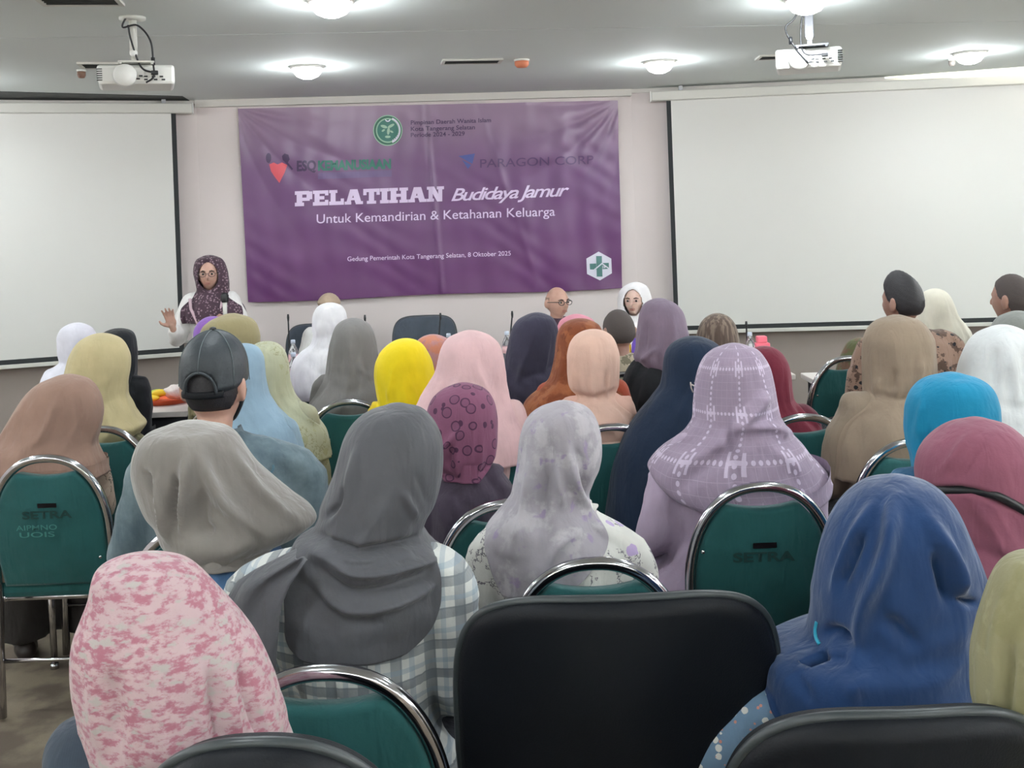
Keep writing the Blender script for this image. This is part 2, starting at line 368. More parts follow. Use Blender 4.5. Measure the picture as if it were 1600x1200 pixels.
def detector(px, py, mat, label, r_=.035):
    p = Wz(px, py, CEIL); o = empty('smoke_detector', (p.x, p.y, CEIL), label=label, cat='detector')
    bm = bmesh.new(); lathe(bm, [(r_*1.1, 0), (r_*1.1, -.01), (r_, -.012)]); from_bm('base', bm, M['white'], o)
    bm = bmesh.new(); lathe(bm, [(r_, -.011), (r_, -.035), (r_*.7, -.05), (r_*.3, -.052)]); from_bm('dome', bm, mat, o)
detector(815, 93, plain('detector_orange', (215, 130, 95), .5), 'orange smoke detector on the ceiling right of the middle air vent', .045)
detector(127, 109, plain('detector_brown', (120, 90, 75), .5), 'small brown detector on the ceiling left of the left projector', .025)
detector(1487, 92, plain('detector_grey', (130, 122, 116), .5), 'small grey sprinkler beside the rightmost ceiling light', .022)
# downlights: the five in view and the rest of the grid over the audience
def downlight(p, label, group=None):
    o = empty('downlight', (p[0], p[1], CEIL), label=label, cat='ceiling light', group=group)
    bm = bmesh.new(); lathe(bm, [(.095, 0), (.108, 0), (.106, -.012), (.092, -.014)], 28); from_bm('ring', bm, M['white'], o)
    bm = bmesh.new(); lathe(bm, [(.092, -.002), (.092, -.012), (.088, -.036), (.068, -.062), (.035, -.076), (.001, -.08)], 28); from_bm('diffuser', bm, M['lightdisc'], o)
    ld = bpy.data.lights.new('downlight_lamp', 'AREA'); ld.shape = 'DISK'; ld.size = .17; ld.energy = LAMP_W; ld.color = LAMP_COL; ld.spread = math.radians(165)
    lo = bpy.data.objects.new('lamp', ld); COL.objects.link(lo); lo.parent = o; lo.location = (0, 0, -.085)
    ld = bpy.data.lights.new('downlight_bulb', 'POINT'); ld.shadow_soft_size = .03; ld.energy = BULB_W; ld.color = LAMP_COL
    lo = bpy.data.objects.new('bulb', ld); COL.objects.link(lo); lo.parent = o; lo.location = (0, 0, -.105)
for px, py, lb in ((480, 104, 'round ceiling light above the left part of the banner'), (1030, 96, 'round ceiling light between the banner and the right projector'),
                   (1515, 82, 'rightmost round ceiling light, above the right screen'), (517, 0, 'round ceiling light cut by the top edge, left of the middle'),
                   (1260, -3, 'round ceiling light cut by the top edge above the right projector pole')):
    downlight(Wz(px, py, CEIL), lb)
for i, (x, y) in enumerate([(-3.6, 6.6), (-3.1, 4.6), (3.7, 5.3)]+[(x, y) for y in (2.9, .9, -1.3) for x in (-3.0, -.8, 1.4, 3.6)]):
    downlight((x, y), 'round ceiling light outside the picture, over the audience', 'ceiling lights over the audience')
# ------------------------------------------------------------------ projection screens
def screen(xa, da, xb, db, ztop, zbot, side, label):
    # a, b: fabric edges in plan; side = which edge has the visible black border
    a = Vector((xa, da, 0)); b_ = Vector((xb, db, 0)); d = (b_-a).normalized(); L = (b_-a).length; n = Vector((d.y, -d.x, 0))
    r = empty('projection_screen', (a.x, a.y, 0), math.atan2(d.y, d.x), label=label, cat='screen')
    bw = .035
    def part(nm, x0, x1, y0, y1, z0, z1, mt, bev=0):
        bm = bmesh.new(); box(bm, x0, x1, y0, y1, z0, z1, bev); return from_bm(nm, bm, mt, r, False)
    part('fabric', bw, L-bw, -.001, .001, zbot+bw, ztop, M['screen'])
    part('border', 0, bw, -.0015, .0015, zbot, ztop, M['border']); part('border', L-bw, L, -.0015, .0015, zbot, ztop, M['border'])
    part('border', bw, L-bw, -.0015, .0015, zbot, zbot+bw, M['border'])
    part('bottom_bar', -.01, L+.01, -.012, .012, zbot-.03, zbot, M['case'], .004)
    c = part('case', -.12, L+.12, -.05, .055, ztop, ztop+.075, M['case'], .008)
    bm = bmesh.new(); box(bm, -.128, -.12, -.052, .057, ztop-.003, ztop+.078, .003); from_bm('end_cap', bm, M['white'], c, False)
    bm = bmesh.new(); box(bm, L+.12, L+.128, -.052, .057, ztop-.003, ztop+.078, .003); from_bm('end_cap', bm, M['white'], c, False)
    for x in (.1, L-.1): part('bracket', x, x+.03, -.02, .05, ztop+.075, CEIL-.002, M['steel'])
screen(-4.85, 7.22, -2.535, 8.06, 2.56, .74, 1, 'white pull-down projection screen on the left bay of the front wall')
screen(1.255, 8.36, 4.55, 8.08, 2.555, .735, -1, 'white pull-down projection screen on the right bay of the front wall')
# ------------------------------------------------------------------ banner
bo = wo+wn*.035
def BP(px, py): return Wpl(px, py, bo, wn)
def b2(p): q = p-bo; return q.dot(wdir), p.z
TL, TR, BR, BL = BP(372, 170), BP(965, 157), BP(972, 450), BP(388, 472)
tl, tr = b2(TL), b2(TR); mid_b = b2(BP(690, 470))[0]
def wr(u, z):                                           # wrinkles of the hung sheet, metres toward the room
    h = .004*np.sin(z*4.1+u*2.3+1.5*np.sin(u*1.7))*np.sin(u*6.2+z*2.0)
    for (cx_, cz_), s_, ph in ((tl, 1, 0), (tr, -1, 1.3)):
        dx, dz = (u-cx_)*s_+.02, cz_-z+.02; r = np.hypot(dx, dz); a = np.arctan2(dz, dx)
        h = h+.023*np.exp(-r/.6)*sst(.02, .25, r)*(np.abs(np.sin(a*9+ph+r*2))*1.0-.5)
    t = u-mid_b+.05*(z-1.2)
    h = h+.017*np.exp(-(t/.019)**2)*(1-.4*sst(1.8, 2.6, z))
    h = h+.0040*np.sin(u*23+.8*np.sin(z*5))*sst(1.4, 2.6, u)+.0018*np.sin(u*37+np.sin(z*4)*1.5)+.0018*np.sin(u*9+z*7+2*np.sin(u*3))+.0012*np.sin(z*31+u*13+3*np.sin(z*4+u*6))
    tt = u-mid_b-.42-.3*(2.3-z); h = h+.006*np.exp(-(tt/.03)**2)*sst(1.1, 1.5, z)
    return h
NU, NV = 260, 130
V = []; 
for j in range(NV+1):
    t = j/NV; A_ = TL.lerp(BL, t); B_ = TR.lerp(BR, t)
    for i in range(NU+1):
        p = A_.lerp(B_, i/NU); 
        sag = .012*math.sin(math.pi*i/NU*3)*(t**3)
        u_, z_ = b2(p); V.append(tuple(p+wn*(.006+float(wr(u_, z_)))+Vector((0, 0, -sag*.6))))
Fc = [(j*(NU+1)+i, j*(NU+1)+i+1, (j+1)*(NU+1)+i+1, (j+1)*(NU+1)+i) for j in range(NV) for i in range(NU)]
m, nt, b = newmat('banner_print'); g = NT(m)
tc = g.n('ShaderNodeTexCoord'); sx = g.n('ShaderNodeSeparateXYZ'); g.l(tc.outputs['Object'], sx.inputs[0])
f = g.step(sx.outputs[2], 2.0, 2.72); c_ = g.mix(f, lin((104, 66, 114)), lin((150, 128, 150)))  # print gradient; the ceiling's sheen is also coloured into the paler top
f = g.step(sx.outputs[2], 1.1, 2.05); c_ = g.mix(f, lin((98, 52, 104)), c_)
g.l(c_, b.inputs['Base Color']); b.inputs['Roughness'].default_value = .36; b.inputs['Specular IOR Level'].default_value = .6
banner = empty('banner', (bo.x, bo.y, 0), label='large purple vinyl banner with white lettering on the front wall', cat='banner')
def inb(P): return [(p[0]-bo.x, p[1]-bo.y, p[2]) for p in P]
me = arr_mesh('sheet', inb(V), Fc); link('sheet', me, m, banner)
mw = plain('print_white', (226, 208, 238), .4); mdk = plain('print_dark', (66, 44, 84), .4); mgr = plain('print_green', (40, 112, 98), .4); mgr2 = plain('print_green_light', (150, 190, 165), .4)
mred = plain('print_red', (214, 84, 96), .4); mblue = plain('print_blue', (72, 84, 150), .4); mhex = plain('print_paper', (222, 222, 236), .4); mfaint = plain('print_faint', (84, 52, 100), .4); mgreen_bar = plain('print_green_bar', (70, 96, 120), .4); mcross = plain('print_cross', (74, 120, 118), .4)
def bm_on_banner(name, bm, mat, lift=.003, map2=None):
    """mesh drawn in photo pixels (x, y) is laid on the wrinkled sheet"""
    bmesh.ops.triangulate(bm, faces=bm.faces)
    for _ in range(4):
        le = [q for q in bm.edges if q.calc_length() > 5]
        if not le: break
        bmesh.ops.subdivide_edges(bm, edges=le, cuts=1); bmesh.ops.triangulate(bm, faces=bm.faces)
    for v in bm.verts:
        p = BP(v.co.x, v.co.y); u_, z_ = b2(p); v.co = p+wn*(.007+lift*1.2+float(wr(u_, z_)))-Vector((bo.x, bo.y, 0))
    me = bpy.data.meshes.new(name); bm.to_mesh(me); bm.free(); return link(name, me, mat, banner, False)
def text_bm(body, off=0, shear=0, spacing=1.0):
    cu = bpy.data.curves.new('t', 'FONT'); cu.body = body; cu.size = 1; cu.offset = off; cu.shear = shear; cu.space_character = spacing; cu.resolution_u = 4
    o = bpy.data.objects.new('t', cu); COL.objects.link(o); dg = bpy.context.evaluated_depsgraph_get(); dg.update()
    me = bpy.data.meshes.new_from_object(o.evaluated_get(dg)); bpy.data.objects.remove(o)
    bm = bmesh.new(); bm.from_mesh(me); bpy.data.meshes.remove(me); return bm
def btext(name, body, x0, y0, x1, y1, h, mat, off=0, shear=0, lift=.003, spacing=1.0, cut=True):
    """text whose baseline runs from pixel (x0,y0) to (x1,y1) with capital height h pixels"""
    bm = text_bm(body, off, shear, spacing)
    if cut: bmesh.ops.subdivide_edges(bm, edges=[e for e in bm.edges if e.calc_length() > .25], cuts=2)
    xs = [v.co.x for v in bm.verts]; a, c = min(xs), max(xs); sy = h/.69; dy = (y1-y0)/(x1-x0)
    for v in bm.verts:
        X = x0+(v.co.x-a)/(c-a)*(x1-x0); v.co = (X-dy*v.co.y*sy*0, y0+dy*(X-x0)-v.co.y*sy, 0)
    return bm_on_banner(name, bm, mat, lift)
btext('lettering', 'Budidaya Jamur', 705, 314, 889, 306, 19, mw, off=.012, shear=.35, spacing=.85)
btext('lettering', 'Untuk Kemandirian & Ketahanan Keluarga', 495, 349, 867, 337, 14, mw, off=.004)
btext('lettering', 'Gedung Pemerintah Kota Tangerang Selatan, 8 Oktober 2025', 543, 408, 798, 399, 7, mw, off=.004)
btext('lettering', 'Pimpinan Daerah Wanita Islam', 642, 195, 767, 191, 6.5, mdk, off=.012)
btext('lettering', 'Kota Tangerang Selatan', 642, 205, 742, 202, 6.5, mdk, off=.012)
btext('lettering', 'Periode 2024 - 2029', 642, 214.5, 726, 212, 6.5, mdk, off=.012)
btext('lettering', 'ESQ', 464, 267, 494, 266, 15, mdk, off=.04)
btext('lettering', 'PARAGON CORP', 750, 262, 927, 256, 13, mfaint, off=0.006, lift=.006)
def polys(Ps):
    bm = bmesh.new()
    for P in Ps: bm.faces.new([bm.verts.new((x, y, 0)) for x, y in P])
    return bm
# the heavy slab word, drawn letter by letter from blocks (x0, z0, x1, z1) or four-cornered strokes
SLAB = {'P': [(0, 0, .52, .24), (.10, 0, .42, 1), (0, .76, .80, 1), (.66, .44, .98, .96), (.40, .34, .84, .56)],
        'E': [(0, 0, .95, .24), (.10, 0, .42, 1), (0, .78, .95, 1), (.40, .40, .72, .62), (.76, 0, .97, .36), (.76, .66, .97, 1)],
        'L': [(0, 0, .97, .24), (.10, 0, .42, 1), (0, .80, .54, 1), (.76, 0, .97, .42)],
        'A': [(0, 0, .36, .20), (.60, 0, 1.0, .20), [(.08, .1), (.30, .1), (.60, 1), (.30, 1)], [(.58, .1), (.92, .1), (.70, 1), (.38, 1)], (.28, .28, .66, .44)],
        'T': [(.22, 0, .78, .20), (.34, 0, .66, 1), (0, .78, 1, 1), (0, .58, .20, 1), (.80, .58, 1, 1)],
        'I': [(0, 0, 1, .22), (.18, 0, .82, 1), (0, .78, 1, 1)],
        'H': [(0, 0, .46, .20), (.08, 0, .38, 1), (0, .80, .46, 1), (.54, 0, 1, .20), (.62, 0, .92, 1), (.54, .80, 1, 1), (.3, .40, .7, .60)],
        'N': [(0, 0, .42, .20), (.10, 0, .34, 1), (0, .80, .36, 1), (.66, 0, .90, 1), (.58, .80, 1, 1), [(.10, 1), (.42, 1), (.90, 0), (.60, 0)]]}
X_ = 461.0
for ch, wd_ in zip('PELATIHAN', (30, 27, 26, 31, 28, 15, 32, 31, 29)):
    Ps = []; wd_ *= 233/249*.985
    for q in SLAB[ch]:
        q = [(q[0], q[1]), (q[2], q[1]), (q[2], q[3]), (q[0], q[3])] if len(q) == 4 and not isinstance(q[0], tuple) else q
        Ps.append([(X_+x*wd_, 322.5-(X_+x*wd_-461)*8/233-z*23.5) for x, z in q])
    bm = polys(Ps); bmesh.ops.recalc_face_normals(bm, faces=bm.faces); o = bm_on_banner('letter_'+ch.lower(), bm, mw)
    X_ += wd_+.4
def disc(cx, cy, r, n=40, r0=0, a0=0, a1=2*math.pi, sy=1.05):
    bm = bmesh.new(); n = max(3, n); full = abs(a1-a0-2*math.pi) < 1e-6
    pts = [(cx+r*math.cos(a0+(a1-a0)*k/n), cy+r*sy*math.sin(a0+(a1-a0)*k/n)) for k in range(n+(0 if full else 1))]
    if not r0: bm.faces.new([bm.verts.new((x, y, 0)) for x, y in pts]); return bm
    inn = [(cx+r0*math.cos(a0+(a1-a0)*k/n), cy+r0*sy*math.sin(a0+(a1-a0)*k/n)) for k in range(n+(0 if full else 1))]
    A = [bm.verts.new((x, y, 0)) for x, y in pts]; B = [bm.verts.new((x, y, 0)) for x, y in inn]; N = len(A)
    for k in range(N if full else N-1): bm.faces.new((A[k], A[(k+1) % N], B[(k+1) % N], B[k]))
    return bm
emb = bm_on_banner('emblem', disc(606, 204, 23), mgr2, .003)
for bm_, mt_ in ((disc(606, 204, 21.5, r0=18.5), plain('print_emerald', (34, 98, 76), .4)), (disc(606, 204, 16.5), mgr)):
    o = bm_on_banner('ring', bm_, mt_, .0045); o.parent = emb
o = bm_on_banner('ring', disc(606, 204, 20, r0=17.5, a0=-1.2, a1=1.2), mhex, .005); o.parent = emb
# leaf shapes and crescent inside the emblem
P_ = []
for cx_, cy_, rx_, ry_, a_ in ((600, 198, 5.5, 2.4, .3), (611, 197, 6, 2.2, -.5), (607, 205, 2.2, 6, .1), (606, 214, 4.5, 2, 0), (599, 204, 3, 1.6, -.6), (612, 206, 3, 1.5, .5)):
    P_.append([(cx_+rx_*math.cos(t)*math.cos(a_)-ry_*math.sin(t)*math.sin(a_), cy_+rx_*math.cos(t)*math.sin(a_)+ry_*math.sin(t)*math.cos(a_)) for t in [2*math.pi*k/12 for k in range(12)]])
o = bm_on_banner('leaf_motif', polys(P_), mgr2, .006); o.parent = emb
o = bm_on_banner('crescent', disc(606, 186, 4.5, 16, 2.8, .2, 2.94), mhex, .006); o.parent = emb
o = bm_on_banner('ring_marks', polys([[(x, y), (x+1.3, y-.9), (x+2.6, y+2.6), (x+1.3, y+3.5)] for x, y in ((613, 219), (615.5, 217), (618, 214.5), (620.2, 212), (622, 209))]), mhex, .0065); o.parent = emb
# heart mark with two figures left of the lettering
hm = bm_on_banner('heart_mark', polys([[(421, 257), (428, 254), (434, 257), (441, 254), (449, 258), (445, 270), (437, 286), (430, 277), (424, 268)]]), mred)
o = bm_on_banner('figure', disc(420, 247, 4.2, 14, sy=1.9), mdk); o.parent = hm
o = bm_on_banner('figure', polys([[(441, 244), (445, 240), (451, 242), (453, 249), (450, 254), (458, 264), (456, 266), (446, 254), (442, 250)]]), mdk); o.parent = hm
btext('lettering', 'KEMANUSIAAN', 497, 266, 611, 263, 14, mgr, off=.05, lift=.0045)
bm_on_banner('underline', polys([[(497, 270), (612, 266), (612, 276), (497, 280)]]), plain('print_muted', (104, 84, 128), .4), .003)
bm_on_banner('blue_mark', polys([[(716, 244), (742, 240), (738, 256)], [(722, 250), (736, 258), (731, 264)]]), mblue)
hexa = bm_on_banner('hexagon', polys([[(935, 393), (955, 404), (956, 427), (937, 438), (917, 428), (916, 404)]]), mhex)
o = bm_on_banner('cross', polys([[(931, 400), (940, 400), (941, 432), (932, 432)], [(921, 412), (931, 411.6), (931.5, 421), (921.5, 421)], [(940.5, 411), (951, 410.6), (951.5, 420), (941, 420.5)]]), mcross, .0045); o.parent = hexa
o = bm_on_banner('roof_line', polys([[(927, 421), (940, 410.5), (941, 412), (929, 422)], [(940, 410.5), (952, 419), (951, 420.5), (940, 412.5)]]), mhex, .006); o.parent = hexa
o = bm_on_banner('small_marks', polys([[(941.5, 415), (942.5, 415), (942.6, 419), (941.6, 419)], [(943.6, 414.5), (945.6, 415.5), (945.8, 418), (943.8, 419)]]), mhex, .007); o.parent = hexa
# ------------------------------------------------------------------ ceiling projectors
def projector(px, top, pbot, x0, x1, ytop, ybot, label, polemat, flip):
    ct = Wz(px, top, CEIL); d = ct.y; a = W(x0, (ytop+ybot)/2, d); b_ = W(x1, (ytop+ybot)/2, d); cz = (a.z+b_.z)/2; Lx = (b_.x-a.x)/2; hz = (ybot-ytop)/F*d/2; cx = (a.x+b_.x)/2
    r = empty('ceiling_projector', (cx, d, cz), math.atan2(-cx, d), label=label, cat='projector')
    ox = ct.x-cx; zc = CEIL-cz
    bm = bmesh.new(); lathe(bm, [(.06, zc), (.06, zc-.012), (.022, zc-.016)], 20, (ox, 0, 0)); from_bm('ceiling_plate', bm, polemat, r)
    zb = hz+.05
    if flip:
        bm = bmesh.new(); box(bm, ox-.022, ox+.022, -.015, .015, zb, zc-.01, .003); from_bm('pole', bm, polemat, r, False)
        bm = bmesh.new(); box(bm, ox-.004, ox+.004, -.018, -.0145, zb+.03, zc-.1); from_bm('pole_slot', bm, M['white'], r, False)
    else:
        bm = bmesh.new(); tube(bm, [(ox, 0, zb), (ox, 0, zc-.01)], .018, 16); from_bm('pole', bm, polemat, r)
        bm = bmesh.new(); tube(bm, [(ox, 0, zb), (ox, 0, zb+.1)], .014, 12); from_bm('pole_sleeve', bm, M['steel'], r)
    bm = bmesh.new(); ell(bm, (ox, -.02, zb), (.018, .018, .018), 14, 10); from_bm('pivot', bm, M['white'], r)
    bm = bmesh.new(); box(bm, ox-.07, ox+.09, -.05, .09, hz+.004, hz+.012); 
    for sx_ in (-.06, .08):
        box(bm, ox+sx_-.006, ox+sx_+.006, -.05, -.03, hz-.004, hz+.006)
    box(bm, ox-.012, ox+.012, -.02, .02, hz+.01, zb); from_bm('mount_bracket', bm, polemat, r, False)
    bm = bmesh.new(); box(bm, -Lx, Lx, -.02, .24, -hz, hz, .014)
    for v in bm.verts:                                   # tapered, rounded underside
        if v.co.z < 0: v.co.x *= .97 if v.co.x*(1 if flip else -1) > 0 else 1.0; 
        if abs(v.co.x) > Lx*.8 and v.co.y < 0 and (v.co.x < 0) != flip: v.co.y += .03
    body = from_bm('casing', bm, M['white'], r, False)
    sgn = 1 if flip else -1
    bm = bmesh.new(); 
    for k in range(6): box(bm, sgn*Lx*.93-.012, sgn*Lx*.93+.012, -.024+(0 if flip else .03)*1, -.012+.03, -hz*.6+k*hz*.22, -hz*.6+k*hz*.22+.004)
    from_bm('vent_grille', bm, M['dark_slot'], r, False)
    bm = bmesh.new(); tube(bm, [(-Lx*.28, -.03, -hz*.1), (-Lx*.28, .0, -hz*.1)], (.05, .055), 24)
    from_bm('lens_housing', bm, M['white'], r)
    for k, (x, z) in enumerate(((.25, -.25), (.45, -.25), (.65, -.25), (.25, -.55), (.5, -.55), (.7, -.55), (.05, -.5), (.12, -.2))):
        bm = bmesh.new(); box(bm, Lx*x-.008, Lx*x+.008, -.0245, -.019, hz*z-.003, hz*z+.004); from_bm('port', bm, M['black'], r, False)
    bm = bmesh.new(); box(bm, Lx*.48-.016, Lx*.48+.016, -.05, -.018, hz*.1-.009, hz*.1+.009, .003); from_bm('plug', bm, M['black'], r, False)
    if flip:
        p1 = catmull([(ox-.012, -.03, zb+.2), (ox-.07, -.03, zb+.1), (ox-.115, -.035, zb+.05), (ox-.07, -.035, hz), (ox-.01, -.035, -hz*.6)]); p2 = catmull([(ox-.01, -.03, zb+.18), (ox-.04, -.03, zb+.05), (ox-.03, -.03, hz*.5), (Lx*.45, -.035, hz*.15)])
    else:
        p1 = catmull([(ox-.015, -.03, zb+.19), (ox-.045, -.03, zb+.12), (ox+.02, -.03, zb+.13), (ox+.075, -.035, zb+.06), (ox+.085, -.035, hz), (ox+.085, -.035, -hz*.3), (ox+.05, -.035, -hz*.9)]); p2 = catmull([(ox-.02, -.03, zb+.13), (ox-.01, -.03, zb+.06), (ox+.03, -.03, hz*.7), (Lx*.45, -.035, hz*.1)])
    bm = bmesh.new(); tube(bm, p1, .0045, 8); from_bm('cable', bm, M['black'], r)
    bm = bmesh.new(); tube(bm, p2, .0045, 8); from_bm('cable', bm, M['black'], r)
    bm = bmesh.new(); q = p1[len(p1)*2//3-1]; tube(bm, [q+Vector((0, 0, .018)), q-Vector((0, 0, .018))], .009, 10); from_bm('cable_clip', bm, M['black'], r)
projector(207, 27, 95, 155, 270, 101, 132, 'white ceiling projector on a pale round pole in front of the left screen', M['case'], False)
projector(1263, 12, 72, 1213, 1314, 75, 106, 'white ceiling projector on a grey slotted bracket in front of the right screen', plain('bracket_grey', (62, 64, 70), .5), True)
# ------------------------------------------------------------------ tables
def table(x0, x1, y0, y1, label, group=None, modesty=True):
    r = empty('table', ((x0+x1)/2, (y0+y1)/2, 0), label=label, cat='table', group=group); hx, hy = (x1-x0)/2, (y1-y0)/2
    bm = bmesh.new(); box(bm, -hx, hx, -hy, hy, .69, .72, .004); from_bm('tabletop', bm, M['table'], r, False)
    bm = bmesh.new(); box(bm, -hx+.03, hx-.03, hy-.06, hy-.045, .25, .685); from_bm('modesty_panel', bm, M['tskirt'], r, False)
    for sx_ in (-1, 1):
        for sy_ in (-1, 1):
            bm = bmesh.new(); box(bm, sx_*(hx-.05)-.018, sx_*(hx-.05)+.018, sy_*(hy-.05)-.018, sy_*(hy-.05)+.018, 0, .69); from_bm('leg', bm, M['steel'], r, False)
    bm = bmesh.new(); box(bm, -hx+.05, hx-.05, -hy+.03, -hy+.045, .58, .685); from_bm('apron', bm, M['tskirt'], r, False)
    return r
table(-2.12, -1.32, 5.5, 6.05, 'white-topped table with the orange food tray, left of the audience')
table(-1.25, .25, 6.0, 6.5, 'long white table in front of the first row, left of its middle', None)
table(.28, 1.58, 6.0, 6.5, 'long white table behind the mauve grey headscarf', None)
table(1.62, 3.5, 5.6, 6.05, 'long white table at the right in front of the projection screen')
table(-1.55, .0, 6.65, 7.12, 'speakers\' table in front of the empty black chair, under the banner')
table(.03, 1.55, 6.65, 7.12, 'speakers\' table in front of the bald man with glasses')
# ------------------------------------------------------------------ bottles, microphones, food
def bottle(px, py, d, label, z0=.72, h=.215, lean=0):
    p = W(px, py, d); r = empty('water_bottle', (p.x, d, z0), label=label, cat='bottle'); k = h/.215
    bm = bmesh.new(); prof = [(.028, 0), (.032, .006), (.032, .05), (.0295, .06), (.032, .07), (.032, .125), (.029, .145), (.016, .175), (.0125, .185), (.0125, .196)]
    lathe(bm, [(a*k, b*k) for a, b in prof], 20); from_bm('bottle_body', bm, M['water'], r)
    bm = bmesh.new(); lathe(bm, [(.0328*k, .075*k), (.0328*k, .12*k)], 20); from_bm('label_band', bm, M['blabel'], r)
    bm = bmesh.new(); lathe(bm, [(.0145*k, .192*k), (.0145*k, .212*k), (.012*k, .215*k)], 16); from_bm('bottle_cap', bm, M['cap'], r); return r
bottle(458, 540, 6.8, 'clear water bottle left of the white headscarf and the capped man')
bottle(701, 530, 6.85, 'clear water bottle in front of the empty black chair')
bottle(792, 530, 6.85, 'clear water bottle standing left of the dark purple headscarf')
bottle(1172, 535, 6.3, 'clear water bottle behind the lavender patterned headscarf, left of the pink box')
bottle(1510, 520, 5.9, 'clear water bottle at the right, beside the cream headscarf')
bottle(460, 600, 6.1, 'clear water bottle on the nearer table left of the white headscarf')
def mic_stand(px, ytop, d, label, lean=0):
    p = W(px, ytop, d); r = empty('table_microphone', (p.x, d, .72), label=label, cat='microphone')
    h = p.z-.72
    bm = bmesh.new(); box(bm, -.05, .05, -.06, .06, 0, .035, .006); from_bm('base', bm, M['black'], r, False)
    bm = bmesh.new(); tube(bm, catmull([(-lean, 0, .03), (-lean*.8, 0, h*.5), (0, 0, h-.03)], 6), .005, 8); from_bm('gooseneck', bm, M['black'], r)
    bm = bmesh.new(); tube(bm, [(0, 0, h-.045), (0, 0, h-.02), (0, 0, h)], (.006, .008, .006), 10); from_bm('capsule', bm, M['black'], r)
for px, yt, lb in ((450, 491, 'leftmost thin black gooseneck microphone, beside the water bottle'), (570, 492, 'thin black gooseneck microphone right of the white headscarf'),
                   (688, 489, 'thin black gooseneck microphone in front of the empty black chair'), (800, 486, 'thin black gooseneck microphone beside the water bottle left of the bald man')):
    mic_stand(px, yt, 6.95, lb, .02 if px > 500 else 0)
mic_stand(1166, 502, 6.38, 'thin black gooseneck microphone beside the bottle in front of the right screen')
# food tray on the left table
def at_table(px, py, z=.72): return Wz(px, py, z)
p = at_table(249, 631); r = empty('food_tray', (p.x+.02, p.y+.05, .72), label='orange tray with fruit on the left white table', cat='tray')
bm = bmesh.new(); lathe(bm, [(.12, 0), (.15, .03), (.155, .03), (.145, .028), (.115, .006)], 32); from_bm('tray', bm, M['orange'], r)
tp = Vector((p.x+.02, p.y+.05, .73))
def fruit(name, off, rad, mat, label, cat):
    bm = bmesh.new(); ell(bm, (0, 0, 0), rad, 16, 10); 
    for v in bm.verts: v.co.x += .25*v.co.z
    o = from_bm(name, bm, mat); o.location = tp+Vector(off); tag(o, label, cat); return o
fruit('lemon_slice', (-.07, -.04, .02), (.05, .03, .018), M['yellow'], 'yellow fruit piece at the front of the orange tray', 'fruit')
fruit('lime_fruit', (-.06, .03, .035), (.045, .03, .024), M['lime'], 'lime yellow fruit at the left of the orange tray', 'fruit')
fruit('banana_piece', (-.02, -.02, .045), (.05, .02, .02), M['yellow'], 'yellow banana piece on top of the fruit in the orange tray', 'fruit')
bm = bmesh.new(); ell(bm, (0, 0, 0), (.075, .055, .04), 24, 16)
for v in bm.verts:
    n_ = math.sin(v.co.x*90)*math.cos(v.co.z*110+v.co.y*70); v.co *= 1+.12*n_
o = from_bm('snack_bag', bm, M['foil']); o.location = tp+Vector((.06, 0, .045)); tag(o, 'crumpled pale plastic bag of snacks at the right of the orange tray', 'bag')
p = W(1190, 538, 6.3); bm = bmesh.new(); box(bm, -.045, .045, -.03, .03, 0, .15, .006); box(bm, -.03, .03, -.028, .028, .15, .19, .008)
o = from_bm('lunch_box', bm, M['pinkp'], smooth=False); o.location = (p.x, 6.3, .72); tag(o, 'bright pink box standing beside the water bottle in front of the right screen', 'box')
p = W(995, 540, 6.3)
bm = bmesh.new(); lathe(bm, [(.03, 0), (.034, .1), (.03, .17), (.018, .2), (.018, .22)], 16); o = from_bm('drink_bottle', bm, M['purplep']); o.location = (p.x, 6.3, .72); tag(o, 'purple drink bottle behind the man with short greying hair', 'bottle')
bm = bmesh.new(); lathe(bm, [(.03, 0), (.034, .1), (.034, .16), (.02, .19)], 16); o = from_bm('drink_cup', bm, M['yellow']); o.location = (p.x-.065, 6.32, .72); tag(o, 'yellow drink cup left of the purple bottle', 'cup')
